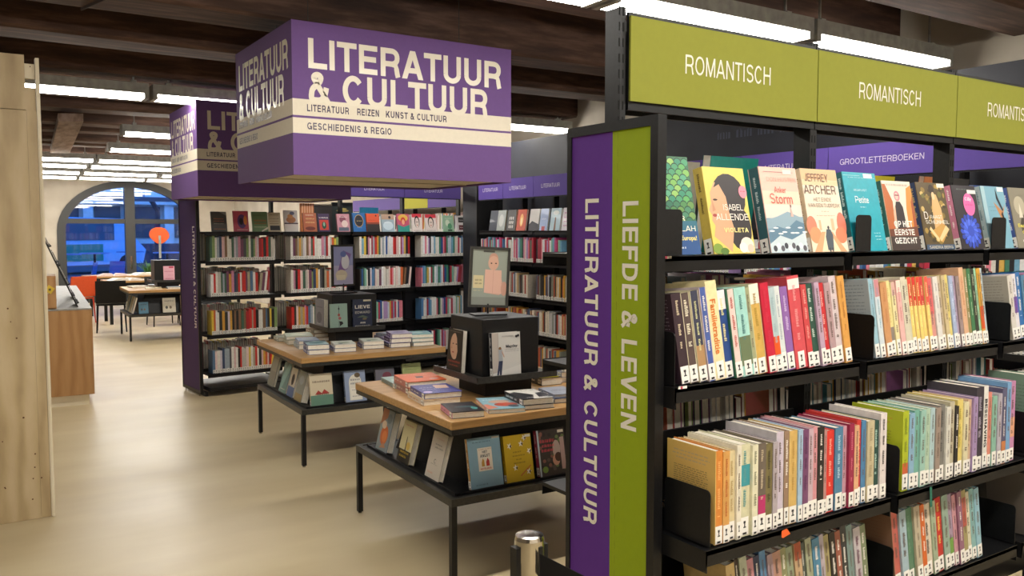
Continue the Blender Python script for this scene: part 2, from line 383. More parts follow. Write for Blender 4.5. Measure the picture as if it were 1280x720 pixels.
# far wall with an arched opening
CX, RX, RY, ZS, ZB = 3.34, 1.52, 1.16, 1.62, .0
def arch(rx, ry, zs=ZS, n=24): return [(CX+rx, ZB)]+[(CX+rx*math.cos(PI*k/n), zs+ry*math.sin(PI*k/n)) for k in range(n+1)]+[(CX-rx, ZB)]
fw = MB(); A_ = arch(RX, RY)
fw.box(-5, CX-RX, WY, WY+.35, 0, 3.3); fw.box(CX+RX, WX, WY, WY+.35, 0, 3.3)
for i in range(1, len(A_)-2):
    (xa, za), (xb, zb) = A_[i], A_[i+1]
    fw.poly([(xb, WY, zb), (xa, WY, za), (xa, WY, 3.3), (xb, WY, 3.3)]); fw.poly([(xa, WY, za), (xb, WY, zb), (xb, WY+.35, zb), (xa, WY+.35, za)])
    fw.poly([(xa, WY+.35, za), (xb, WY+.35, zb), (xb, WY+.35, 3.3), (xa, WY+.35, 3.3)])
structure(fw.build('wall_far', 'plaster'))
# window
win = structure(empty('window_1', (0, 0, 0)))
fr = MB(); o_, i_ = arch(RX, RY), arch(RX-.17, RY-.16)
for y0, y1, oo, ii in ((WY-.03, WY+.12, o_, i_),):
    for a in range(len(oo)-1):
        P, Q, p, q = oo[a], oo[a+1], ii[a], ii[a+1]
        for (c1, c2, yy) in (((P, Q), (q, p), y0), ((Q, P), (p, q), y1)):
            fr.poly([(c1[0][0], yy, c1[0][1]), (c1[1][0], yy, c1[1][1]), (c2[0][0], yy, c2[0][1]), (c2[1][0], yy, c2[1][1])])
        fr.poly([(p[0], y0, p[1]), (q[0], y0, q[1]), (q[0], y1, q[1]), (p[0], y1, p[1])])
fr.build('window_frame', 'window_metal', win)
part('mullion', 'window_metal', win, (3.21, 3.42, WY-.05, WY+.12, 0, ZS+RY-.05))
part('transom', 'window_metal', win, (CX-RX+.1, 3.21, WY-.02, WY+.1, 1.79, 1.9)); part('transom', 'window_metal', win, (3.42, CX+RX-.1, WY-.02, WY+.1, 1.79, 1.9))
part('bottom_rail', 'window_metal', win, (CX-RX+.1, CX+RX-.1, WY-.02, WY+.1, 0, .35))
for (xa, xb, za, zb) in ((CX-RX+.15, 3.21, .35, 1.79), (3.42, CX+RX-.15, .35, 1.79)):
    MB().box(xa, xb, WY+.04, WY+.05, za, zb).build('pane', 'pane_glass', win)
for s0, s1 in ((0, 1), (1, 2)):
    P = [(3.21, 1.9), (3.21, 2.75)] if s0 == 0 else [(3.42, 1.9), (3.42, 2.75)]
    arcp = [(x, z) for x, z in arch(RX-.14, RY-.13) if z > 1.9 and (x < 3.2 if s0 == 0 else x > 3.43)]
    if s0 == 0: ring = [(3.21, 1.9), (3.21, 2.63)]+arcp+[(CX-RX+.18, 1.9)]
    else: ring = [(3.42, 2.63), (3.42, 1.9), (CX+RX-.18, 1.9)]+arcp
    MB().loft([[(x, WY+.04, z) for x, z in ring], [(x, WY+.05, z) for x, z in ring]]).build('pane', 'pane_glass', win)
part('window_sill', 'window_metal', win, (CX-RX+.1, CX+RX-.1, WY-.18, WY-.03, .33, .37))
part('window_handle', 'chrome', win, (3.29, 3.33, WY-.09, WY-.05, .75, 1.05))
# ceiling beams: old squared timber, each with its own slight bow
BE = [-1.3, -.2, .75, 1.8, 2.86, 4.0, 5.37, 6.44, 7.75, 8.85, 10.0, 11.2, 12.0, 13.4, 14.1, 15.3, 16.6, 17.2, 18.6, 20.2, 20.9]
for k, far in enumerate(BE):
    mb = MB(); rings = []; rr = random.Random(k); ph = rr.uniform(0, 6)
    for j in range(15):
        x = -5+(WX+5)*j/14; a = .012*math.sin(j*.9+ph)+rr.uniform(-.006, .006); b_ = .012*math.sin(j*.7+ph*2)+rr.uniform(-.006, .006); wd = .36 if k not in (2, 4) else .42
        y0, y1, z0, z1 = far-wd+a, far+b_, 2.85+b_*.8, 3.25
        rings.append([(x, y0+.02, z0), (x, y1-.02, z0), (x, y1, z0+.03), (x, y1, z1), (x, y0, z1), (x, y0, z0+.02)])
    mb.loft(rings); o = structure(mb.build('trim_%d' % (k+1), 'beam_wood'))
for x, far in ((.75, 4.0), (.62, 5.37), (2.6, 6.44)):
    structure(MB().box(x, x+.006, far-.365, far+.004, 2.832, 3.0, M=Tm(x, far, .009) @ Rz(.25) @ Tm(-x, -far, 0)).build('trim_%d' % (50+int(far)), 'deck_wood'))
# slanting plank hung under the beams, far left
mb = MB(); A, B, C, D = (.886, 9.75), (1.104, 9.65), (1.427, 14.2), (1.188, 14.35)
mb.loft([[(A[0], A[1], 2.72), (B[0], B[1], 2.72), (B[0], B[1], 2.80), (A[0], A[1], 2.80)], [(D[0], D[1], 2.77), (C[0], C[1], 2.77), (C[0], C[1], 2.85), (D[0], D[1], 2.85)]])
tag(mb.build('ceiling_plank', 'plank_wood'), 'rough brown timber running lengthwise under the ceiling beams at far left', 'beam')
# navy partition that the wall bookcase stands against
structure(MB().box(5.0, 5.06, .6, 8.7, 0, 2.56).build('wall_partition', 'dark_board'))
nb = MB()
Art(nb, 2.2, .12, lambda u, v, l: (4.998-l, 4.7-u, 2.32+v)).add(('m', 0, 0, 1, .6, '#3a3f52'))
nb.build('trim_40', 'print')['kind'] = 'structure'

# ================================================================== LAMPS
def lamp_row(c, segs, zb=2.68, words=''):
    for i, (x0, x1) in enumerate(segs):
        t_ = empty('ceiling_lamp', ((x0+x1)/2, c, zb), 0, words % (ORD[i]), 'lamp', 'fluorescent lamp rows under the beams')
        L = (x1-x0)/2
        h_ = MB(); h_.box(-L-.035, L+.035, -.09, .09, .055, .12); h_.box(-L-.035, -L, -.09, .09, 0, .055); h_.box(L, L+.035, -.09, .09, 0, .055)
        h_.box(-L, L, .072, .09, .04, .055); h_.box(-L, L, -.09, -.072, .04, .055)
        h_.build('housing', 'lamp_housing', t_)
        d_ = MB(); d_.loft([[(x, -.07, .005), (x, .068, .0), (x, .07, .05), (x, -.07, .05)] for x in (-L+.002, L-.002)]); d_.build('diffuser', 'tube', t_)
        for s in (-1, 1):
            b_ = MB(); b_.box(s*L*.85-.02, s*L*.85+.02, -.03, .03, .12, .15); b_.box(s*L*.85-.006, s*L*.85+.006, -.006, .006, .15, 2.9-zb+.2); b_.build('bracket', 'lamp_housing', t_)
def segs(ends): return list(zip(ends[::2], ends[1::2]))
lamp_row(.25, segs([-1.0, .4, .5, 1.9, 2.0, 3.4, 3.5, 4.9]), words='%s tube lamp of the row nearest the viewpoint, out of frame')
lamp_row(-2.0, segs([-1.0, .4, .5, 1.9, 2.0, 3.4]), words='%s tube lamp of the row behind the viewpoint')
lamp_row(3.2, segs([-.3, 1.1, 1.2, 2.55, 2.65, 4.03, 4.13, 5.45]), words='%s long tube lamp of the row above the green-signed bookcase')
lamp_row(7.5, segs([-1.0, .30, .40, 1.30, 1.40, 2.75, 2.85, 4.2, 4.3, 5.6]), words='%s tube lamp of the row over the plywood panel and purple box signs')
lamp_row(10.4, segs([1.6, 3.0, 3.1, 4.5]), words='%s tube lamp from the left of the short row beyond the second hanging box')
lamp_row(12.55, segs([1.75, 3.1, 3.2, 4.55]), words='%s tube lamp from the left in the short second row beyond')
lamp_row(14.6, segs([.4, 1.78, 1.87, 3.2, 3.3, 4.7]), words='%s tube lamp from the left in the fourth row before the arched window')
lamp_row(16.0, segs([.5, 1.84, 1.93, 3.25, 3.35, 4.7]), words='%s tube lamp from the left in the third row before the arched window')
lamp_row(17.8, segs([.6, 1.93, 2.02, 3.28, 3.4, 4.75]), words='%s tube lamp from the left in the second row before the arched window')
lamp_row(19.45, segs([.7, 2.05, 2.12, 3.34, 3.41, 4.75]), words='%s tube lamp from the left in the row nearest the arched window')

# ================================================================== HANGING BOX SIGNS
PUR, CREAM = '#66497e', '#d6ccb8'
def hanging_sign(x0, y0, label, wires):
    W, D, Z0, Z1 = 1.36, 1.05, 1.9, 2.70; Hh = Z1-Z0
    t_ = empty('hanging_sign', (x0+W/2, y0+D/2, Z0), 0, label, 'sign', 'purple box signs hung from the beams')
    sh = MB(); X0, X1, Y0, Y1 = -W/2, W/2, -D/2, D/2; e = .012
    sh.box(X0, X1, Y0, Y0+e, 0, Hh, PUR); sh.box(X0, X1, Y1-e, Y1, 0, Hh, PUR); sh.box(X0, X0+e, Y0+e, Y1-e, 0, Hh, PUR); sh.box(X1-e, X1, Y0+e, Y1-e, 0, Hh, PUR)
    sh.build('box_panels', 'banner', t_)
    part('bottom_board', 'banner', t_, (X0+e, X1-e, Y0+e, Y1-e, .012, .022, CREAM), label='cream bottom board')
    part('seam', 'banner', t_, (X0+e, X1-e, -.004, .004, .006, .012, '#b9b09a'))
    for (wid, f) in ((W, lambda a, c, l=0: (X0+a, Y0-.0008-l, c)), (D, lambda a, c, l=0: (X0-.0008-l, Y1-a, c)), (W, lambda a, c, l=0: (X1-a, Y1+.0008+l, c)), (D, lambda a, c, l=0: (X1+.0008+l, Y0+a, c))):
        for va, vb in ((.505, .612), (.627, .728)):
            b_ = MB(); b_.poly([f(0, Hh*(1-vb)), f(wid, Hh*(1-vb)), f(wid, Hh*(1-va)), f(0, Hh*(1-va))], CREAM); b_.build('band', 'banner', t_)
        dk = '#3d3048'; L_ = MB()
        add_text(L_, 'LITERATUUR', Hh*.195, lambda a, c: f(wid*.055+a, Hh*.70+c, .0005), CREAM, 1, wid*.90, 'l', 0, -.03); L_.build('lettering', 'print', t_); L_ = MB()
        add_text(L_, '& CULTUUR', Hh*.205, lambda a, c: f(wid*.055+a, Hh*.475+c, .0005), CREAM, 1, wid*.83, 'l', 0, -.03); L_.build('lettering', 'print', t_)
        for s, ua, ub in (('LITERATUUR', .055, .23), ('REIZEN', .262, .36), ('KUNST & CULTUUR', .387, .672)):
            L_ = MB(); add_text(L_, s, Hh*.046, lambda a, c: f(wid*ua+a, Hh*.418+c, .001), dk, 1, wid*(ub-ua), 'l', 0, .05); L_.build('lettering', 'print', t_)
        L_ = MB(); add_text(L_, 'GESCHIEDENIS & REGIO', Hh*.046, lambda a, c: f(wid*.055+a, Hh*.30+c, .001), dk, 1, wid*.36, 'l', 0, .05)
        L_.build('lettering', 'print', t_)
    wr = MB()
    for wx, wy in ((X0+.18, Y0+.25), (X1-.22, Y0+.25), (X0+.18, Y1-.25), (X1-.22, Y1-.25)):
        MB().tube([(wx, wy, Hh-.02), (wx, wy, Hh+.5)], .0022, 5).build('wire', 'grey_metal', t_)
    part('top_board', 'banner', t_, (X0+e, X1-e, Y0+e, Y1-e, Hh-.03, Hh-.02, PUR))
hanging_sign(1.48, 4.35, 'nearer purple box sign hanging over the book tables, all its lettering in view', 4)
hanging_sign(1.69, 7.38, 'farther purple box sign hanging over the distant bookcase, half hidden by the nearer', 4)

# ================================================================== ROMANCE BOOKCASE (double sided)
NAVY = '#20222c'
rc = empty('bookcase', (1.30, 1.56, 0), 0, 'large black metal bookcase with green header signs reading ROMANTISCH at right', 'bookcase')
RXs = [1.30, 2.0, 2.70, 3.40]
SH = [(1.404, 1.546), (1.350, 1.256), (1.250, .918), (1.270, .642), (1.24, .32)]     # front y, top z
for x in RXs:
    p = MB(); lx = x-1.30; p.box(lx-.014+(.012 if x < 1.4 else 0), lx+.014, -.035, .02, 0, 2.12)
    p.build('post', 'black_metal', rc)
    s_ = MB()
    for k in range(56):
        z = .12+k*.036
        for dx in (-.006, .006): s_.box(lx+dx-.002, lx+dx+.002, -.0356, -.035, z, z+.020, '#050505')
    o = s_.build('slot', 'matte', rc); o['kind'] = 'stuff'
for bay in range(3):
    x0, x1 = RXs[bay]+.016-1.30, RXs[bay+1]-.016-1.30
    for (yf, z) in SH:
        y = yf-1.56
        s_ = MB(); s_.box(x0, x1, y, -.04, z-.012, z-.002); s_.box(x0, x1, y, y+.002, z-.036, z); s_.box(x0, x0+.003, y, -.02, z-.05, z-.012); s_.box(x1-.003, x1, y, -.02, z-.05, z-.012); s_.build('shelf', 'black_metal', rc)
        s_ = MB(); s_.box(x0, x1, .04, .30, z-.012, z-.002); s_.box(x0, x1, .298, .30, z-.036, z); s_.build('shelf', 'black_metal', rc)
    for z in (1.256, .918, .642, .32): part('back_stop', 'black_metal', rc, (x0, x1, -.004, .004, z, z+.178))
    part('base_panel', 'black_metal', rc, (x0, x1, -.28, .28, .03, .10))
    # header sign, both faces
    hx0, hx1 = RXs[bay]+(.02 if bay == 0 else .002)-1.30, RXs[bay+1]-.002-1.30
    hd = MB(); hd.box(hx0, hx1, -.046, -.040, 1.905, 2.10, '#8e9036')
    h_ = hd.build('header_sign', 'banner', rc)
    lt = MB(); add_text(lt, 'ROMANTISCH', .046, lambda a, c: ((hx0+hx1)/2+a-.01, -.0468, 1.985+c), '#ece6d4', 0, .315); lt.build('lettering', 'print', h_)
    part('header_rail', 'black_metal', rc, (hx0, hx1, -.038, -.030, 1.885, 2.11)); part('header_rail', 'black_metal', rc, (hx0, hx1, .03, .038, 1.885, 2.11))
for x in (RXs[0], RXs[3]):
    part('foot', 'black_metal', rc, (x-1.30-.014, x-1.30+.014, -.3, .3, .0, .05))
# end totem
tt = empty('end_sign', (1.30, 1.55, 0), 0, 'tall black framed end sign, purple and green, reading LIEFDE & LEVEN', 'sign')
TY0, TY1 = 1.385-1.55, 1.715-1.55
part('frame', 'black_metal', tt, (-.012, .014, TY0, TY1, 1.835, 1.858), (-.012, .014, TY0, TY1, .05, .08), (-.012, .014, TY0, TY0+.024, .08, 1.835), (-.012, .014, TY1-.016, TY1, .08, 1.835))
fx = -.008
part('purple_panel', 'banner', tt, (fx, fx+.02, TY0+.158, TY1-.016, .08, 1.835, '#5d2e8c'), label='purple half'); part('green_panel', 'banner', tt, (fx, fx+.02, TY0+.024, TY0+.158, .08, 1.835, '#93a712'), label='green half')
def totem_text(s, y_base, z_top, z_bot, cap, col):
    lt = MB(); add_text(lt, s, cap, lambda a, c: (fx-.0008, y_base-c, z_top-a), col, 1, z_top-z_bot, 'l'); lt.build('lettering', 'print', tt)
totem_text('LITERATUUR & CULTUUR', .094, 1.685, .872, .052, '#efe9da')
totem_text('LIEFDE & LEVEN', -.046, 1.675, 1.135, .054, '#efe9da')

# --- face-out covers on the top shelf
T0 = .84
def lean_back(x, y, z, lean, turn=0): return Tm(x, y, z) @ Rz(turn) @ Rx(-lean) @ Rz(-PI/2)
def place_face(x, yf, z, wd, h, t, lean, **kw):
    # x = left edge; the cover's bottom front edge stands at yf
    X = Tm(x, yf, z) @ Rx(-lean) @ Tm(0, t/2, 0) @ Rz(-PI/2)
    return book(X, wd, h, t, **kw)
scales = [('r', 0, 0, 1, 1, '#2f6b4a')]
for j in range(13, -1, -1):
    for i in range(-1, 7):
        cx = (i+(j % 2)*.5)/6; cy = .34+j*.055
        g = ['#3f9468', '#57a55a', '#79b357', '#4fa07a', '#8fbf63', '#2f8a6a'][(i*7+j*5) % 6]
        scales.append(('e', cx, cy, .088, .045, '#16402f')); scales.append(('e', cx, cy-.004, .078, .038, g if j > 3 else shade(g, .8)))
scales = [scales[0]]+[s for s in scales[1:] if -.0 <= s[1]-s[3]*.95+.03 and s[1]+s[3] < 1.06 and s[2]+s[4] < 1.01]
scales += [('r', 0, 0, 1, .33, '#24508a'), ('r', 0, .24, 1, .34, '#2b6b82'), ('t', 'KADER', .42, .34, .05, .62, '#f3efdf', 0), ('t', 'ABDOLAH', .52, .235, .055, .86, '#f3efdf', 0), ('t', 'Farao van Europa!', .5, .145, .045, .9, '#f0e27a', 1), ('m', .35, .06, .65, .02, '#dfe6f0')]
violeta = [('r', 0, 0, 1, 1, '#e7cf63'), ('e', .55, .66, .40, .27, '#2b2224'), ('e', .70, .30, .29, .26, '#2b2224'), ('p', [(.06, .20), (.44, .02), (.56, .30), (.50, .46), (.46, .70), (.36, .82), (.22, .82), (.10, .70), (.09, .58), (.02, .50), (.08, .44), (.06, .38), (.12, .32)], '#dba680'), ('p', [(.30, .86), (.20, .76), (.34, .80), (.50, .62), (.56, .40), (.70, .5), (.7, .85)], '#2b2224'),
  ('e', .20, .62, .055, .012, '#3a2520'), ('e', .14, .44, .05, .018, '#a8433b'), ('p', [(.12, .62), (.18, .50), (.10, .48)], '#c98f6d'),
  ('e', .82, .10, .16, .09, '#f1ddd0'), ('e', .72, .07, .10, .06, '#f7ebe2'), ('e', .9, .06, .08, .05, '#e8c4b4'), ('e', .1, .06, .12, .06, '#7f9b3b'), ('e', .25, .03, .1, .04, '#56782e'), ('e', .9, .72, .10, .075, '#f08a9c'), ('m', .84, .72, .97, .015, '#8d2c44'),
  ('t', 'ISABEL', .60, .50, .07, .50, '#f6f0e4', 0), ('t', 'ALLENDE', .55, .385, .075, .80, '#f6f0e4', 0), ('t', 'VIOLETA', .60, .245, .052, .60, '#f2e39a', 1)]
storm = [('r', 0, 0, 1, 1, '#eec1b0'), ('r', 0, .55, 1, .72, '#f0d3bb'), ('r', 0, .40, 1, .56, '#e3d6cb'), ('r', 0, 0, 1, .40, '#7f9db0'), ('p', [(0, .38), (.3, .42), (.6, .48), (.9, .42), (1, .42), (1, .3), (0, .28)], '#8fa9b8'), ('p', [(0, .22), (.25, .31), (.5, .27), (.8, .38), (1, .34), (1, .18), (0, .12)], '#5f8299'), ('p', [(0, .10), (.3, .20), (.6, .15), (1, .24), (1, .0), (0, .0)], '#c9d7dd')]
storm += [('e', .12+.1*i, .05+.03*(i % 2), .05, .035, ['#3d3f48', '#e9edf0', '#5b5a63'][i % 3]) for i in range(9)]+[('e', .1+.11*i, .25+.04*math.sin(i*2), .07, .010, '#dfe8ec') for i in range(9)]
storm += [('p', [(.66, .42), (.70, .53), (.74, .42)], '#d9b3a8'), ('e', .70, .545, .015, .02, '#7a4b44'), ('t', 'DON HUSTEN', .55, .83, .05, .80, '#e6a79a', 0), ('t', 'Anker', .48, .70, .07, .32, '#cf6a5e', 0), ('t', 'Storm', .48, .57, .12, .62, '#d5665c', 0), ('r', .1, .94, .9, .945, '#b36f7a'), ('r', .62, .92, .85, .975, '#f2ded3')]
archer = [('r', 0, 0, 1, 1, '#efdfc8'), ('r', 0, .86, 1, 1, '#e8b98a'), ('r', 0, .8, 1, .87, '#ecca9f'), ('e', .08, .30, .14, .13, '#d98569'), ('e', .92, .33, .13, .15, '#d77a63'), ('e', .15, .2, .16, .1, '#e39a6c'), ('e', .86, .2, .16, .1, '#e0855f'), ('p', [(.32, .24), (.62, .24), (.95, .0), (.05, .0)], '#e0a77b'), ('p', [(.42, .24), (.54, .24), (.78, .0), (.25, .0)], '#f3ddbc'), ('r', .28, .26, .34, .38, '#e8bb94'), ('r', .62, .26, .70, .40, '#e9c09b'),
  ('p', [(.42, .02), (.58, .02), (.62, .20), (.57, .27), (.46, .27), (.41, .18)], '#4d5660'), ('e', .52, .29, .028, .022, '#3f3f45'), ('r', .46, .0, .50, .05, '#3a3d45'), ('r', .54, .0, .57, .05, '#3a3d45'),
  ('t', 'JEFFREY', .40, .845, .095, .66, '#6a4a3d', 0), ('t', 'ARCHER', .46, .695, .105, .90, '#6a4a3d', 0), ('t', 'HET EINDE', .48, .605, .045, .50, '#8c7563', 0), ('t', 'VAN EEN TIJDPERK', .5, .535, .045, .88, '#8c7563', 0), ('m', .4, .48, .6, .012, '#a58c76'), ('m', .25, .43, .75, .01, '#c08060')]
petite = [('t', 'ADELMAR LANDST', .46, .76, .026, .40, '#d7f0f2', 0), ('t', 'Petite', .46, .61, .085, .42, '#f2fbfb', 0), ('m', .38, .55, .54, .015, '#d7f0f2'), ('m', .15, .93, .95, .006, '#d7f0f2'), ('r', .62, .93, .88, .985, '#f0f2ee'), ('m', .66, .22, .86, .014, '#d7f0f2'), ('m', .68, .18, .86, .014, '#d7f0f2'), ('m', .70, .14, .86, .014, '#d7f0f2'), ('r', .0, .955, .5, .958, '#bfe8ea')]
gezicht = [('r', 0, 0, 1, 1, '#e9dccb'), ('p', [(0, .2), (.22, .3), (.28, .7), (.1, .95), (0, .95)], '#b8642f'), ('p', [(.7, .2), (1, .2), (1, .95), (.82, .9), (.72, .6)], '#d8903f'), ('p', [(.88, .3), (1, .3), (1, .8), (.92, .7)], '#a9542c'), ('e', .45, .78, .10, .075, '#d98894'), ('e', .44, .78, .06, .05, '#ecc3b2'), ('r', .38, .785, .52, .80, '#7a3040'), ('p', [(.3, .3), (.62, .3), (.60, .62), (.52, .70), (.38, .70), (.32, .6)], '#2c2325'), ('p', [(.24, .55), (.34, .66), (.30, .4), (.22, .4)], '#e3b79b'), ('r', 0, 0, 1, .20, '#3d2f2b'), ('p', [(0, .2), (1, .2), (1, .34), (0, .30)], '#6e3b25'), ('m', .12, .93, .88, .03, '#b9a79b'),
  ('t', 'OP HET', .5, .335, .085, .66, '#f6f3ec', 1), ('t', 'EERSTE', .5, .215, .085, .72, '#f6f3ec', 1), ('t', 'GEZICHT', .5, .095, .085, .80, '#f6f3ec', 1)]
draagt = [('r', 0, 0, 1, 1, '#5a4a2c')]+[('e', R.uniform(.08, .92), R.uniform(.1, .95), R.uniform(.03, .09), R.uniform(.02, .05), R.choice(['#8c7434', '#3f3521', '#a98d44', '#6c6b35', '#d0b46e'])) for _ in range(46)]
draagt += [('e', .50, .90, .09, .07, '#2f2218'), ('p', [(.42, .62), (.50, .84), (.64, .82), (.74, .62), (.78, .2), (.40, .2)], '#d9b178'), ('e', .53, .80, .055, .06, '#e6c79a'), ('p', [(.2, .25), (.6, .1), (.9, .3), (.7, .4)], '#c9994f'), ('p', [(.2, .3), (.45, .12), (.5, .16), (.25, .34)], '#e8cb98'), ('p', [(.9, .3), (.55, .12), (.5, .17), (.8, .36)], '#e8cb98'), ('r', .72, .93, .98, .99, '#ece7da'),
  ('t', 'D', .16, .45, .11, .16, '#f6f3ec', 0), ('t', 'RAAGT', .50, .46, .05, .42, '#f6f3ec', 0), ('t', 'SCHIJNHEIL', .52, .38, .055, .84, '#f6f3ec', 0), ('r', 0, 0, 1, .075, '#3e5675'), ('t', 'SANDRA BERG', .5, .015, .042, .84, '#e8ddc0', 0)]
coco = [('r', 0, 0, 1, 1, '#2f2a30'), ('m', .2, .93, .8, .02, '#6d7b74')]
for k in range(16):
    a = k*PI/8
    for rr_, c_ in ((.40, '#2f49b4'), (.28, '#4a66d6')):
        coco.append(('p', [(.5+.06*math.cos(a+1.5), .28+.05*math.sin(a+1.5)), (.5+rr_*math.cos(a-.16), .28+rr_*.62*math.sin(a-.16)), (.5+rr_*1.12*math.cos(a), .28+rr_*.70*math.sin(a)), (.5+rr_*math.cos(a+.16), .28+rr_*.62*math.sin(a+.16))], c_ if k % 2 else shade(c_, 1.15)))
coco = [c for c in coco if c[0] != 'p' or all(0 < q[0] < 1 and 0 < q[1] < 1 for q in c[1])]
coco += [('e', .5, .28, .14, .09, '#3550c4'), ('e', .62, .70, .24, .18, '#ef6fae'), ('t', 'Cilly', .60, .76, .055, .28, '#fbe6f0', 1), ('m', .45, .68, .78, .03, '#c23a7e'), ('r', .62, .87, .98, .93, '#efe9e2')]
swallow = [('r', 0, 0, 1, 1, '#7fb0c4'), ('r', 0, 0, .16, 1, '#a9c9d2'), ('p', [(.45, .75), (.78, .60), (.95, .72), (.80, .55), (.72, .42), (.62, .56)], '#c98a55'), ('p', [(.62, .98), (.70, .80), (.84, .62), (.78, .60), (.60, .80)], '#2c3038'), ('p', [(.78, .60), (.84, .42), (.80, .40), (.70, .55)], '#3a2d2c'), ('r', .7, .92, .97, .99, '#eef0ec'), ('m', .2, .66, .5, .01, '#4a6c7a'), ('m', .25, .60, .5, .01, '#4a6c7a')]
greyc = [('r', 0, 0, 1, 1, '#8b8574'), ('e', .4, .7, .25, .16, '#b9b19a'), ('e', .6, .35, .3, .2, '#4b463c'), ('p', [(.3, .5), (.4, .75), (.48, .5)], '#ded8c6'), ('t', 'Eeuwig', .4, .34, .06, .5, '#f0e46a', 1), ('t', 'de', .4, .24, .06, .2, '#f0e46a', 1), ('t', 'maan', .45, .1, .05, .4, '#f6f3ec', 1)]
faces = [  # left edge x, width, height, thickness, cover colour, spine, art, label
 (1.318, .135, .235, .02, '#3d8a63', '#2c5a78', scales, 'large cover of overlapping green scales behind the leftmost black bookend', '#f0e27a'),
 (1.498, .143, .215, .030, '#e0c860', '#d8bf58', violeta, 'yellow cover with a dark-haired woman in profile, title VIOLETA', '#6a5a2a'),
 (1.700, .143, .224, .034, '#e8b9ac', '#2f5f68', storm, 'pink cover with a grey stormy sea and teal spine beside the woman in profile', '#cfe0e0'),
 (1.862, .150, .226, .03, '#eed9bd', '#e6cfae', archer, 'cream cover with a man walking away down a path, orange trees', '#7a5a44'),
 (2.040, .150, .224, .02, '#16a9bd', '#2a6c74', petite, 'plain turquoise cover titled Petite', '#d7f0f2'),
 (2.215, .140, .205, .032, '#d9c8b6', '#2f6b63', gezicht, 'cover with a woman in pink headscarf titled OP HET EERSTE GEZICHT', '#cfe8e0'),
 (2.385, .150, .206, .032, '#6b5a34', '#273d68', draagt, 'brown and gold historical cover with a woman in a gown', '#c9b070'),
 (2.575, .135, .203, .024, '#2f2a30', '#d98aa8', coco, 'black cover with a big blue flower and pink oval', '#ffffff'),
 (2.745, .140, .205, .024, '#7fb0c4', '#b9cdd4', swallow, 'light blue cover with a diving swallow behind the right-hand bookend', '#5a7a8a'),
 (2.915, .14, .205, .024, '#8b8574', '#4a62a8', greyc, 'grey photographic cover with yellow lettering at the right edge of the picture', '#ffffff'),
 (3.09, .14, .205, .024, '#a86b5a', '#704a3a', blurb('#f0e0d0'), 'brownish cover standing past the grey one near the end of the top shelf', '#ffffff'),
]
for (x, wd, h, t_, col, sp, art, lab, fg) in faces:
    place_face(x, 1.412, 1.5475, wd, h, t_, .22, col=col, spine=sp, art=art, label=lab, group='face-out novels on the top shelf of the green-signed bookcase', fg=fg)
# books on the far side of the top shelf, seen above the covers
for (x, wd, h, t_, col, sp, lab, art) in ((1.56, .12, .245, .03, '#8a8678', '#cfc9b8', 'grey book standing behind the teal one on the far side', None),
        (1.72, .19, .265, .03, '#14756c', '#d8d4c8', 'dark teal book peeping over the yellow and pink covers', [('t', 'JOSE VRIENS', .35, .83, .035, .5, '#9fd8cf', 0)]),
        (2.30, .08, .235, .03, '#c8c4b8', '#b8b4a6', 'pale book top behind the turquoise cover', None), (2.44, .15, .238, .02, '#b3a628', '#8a8020', 'mustard book top peeping above the gown cover', None),
        (2.76, .10, .245, .02, '#b06a3c', '#c8a890', 'rust orange book top right of the second post', None), (2.90, .14, .245, .02, '#2a2a2c', '#b9b0a0', 'black framed book top above the swallow cover', None), (3.08, .16, .225, .02, '#4a62a0', '#8894b8', 'blue book top above the grey cover at right', None)):
    o = book(Tm(x, 1.70, 1.5475) @ Rx(.12) @ Tm(0, -t_/2, 0) @ Rz(-PI/2), wd, h, t_, col, lab, 'books on the far side of the top shelf', spine=sp, art=art, lab=False, detail=False)
# bookends
def bookend(x, y, z, label, w_=.13, h_=.135, rz=0, up=True):
    t_ = empty('bookend', (x, y, z), rz, label, 'bookend', 'black metal bookends on the green-signed bookcase')
    p = []; r = .012
    for cx, cz, a0 in ((w_-r, r*0, None), (w_-r, h_-r, 0), (r, h_-r, PI/2)):
        if a0 is None: continue
        for k in range(5): a = a0+k*PI/8; p.append((cx+r*math.cos(a), cz+r*math.sin(a)))
    ring = [(0, 0), (w_, 0)]+p
    MB().loft([[(-.001, a, b_) for a, b_ in ring], [(.001, a, b_) for a, b_ in ring]]).build('plate', 'black_metal', t_)
    part('foot_plate', 'black_metal', t_, (.001, .05, .01, w_-.01, 0, .0012))
    return t_
bookend(1.322, 1.408, 1.5465, 'black bookend in front of the green-scaled cover', .065, .105, -PI/2)
bookend(2.035, 1.408, 1.5465, 'black bookend in front of the turquoise cover', .068, .10, -PI/2)
bookend(2.735, 1.408, 1.5465, 'black bookend in front of the swallow cover', .085, .10, -PI/2)
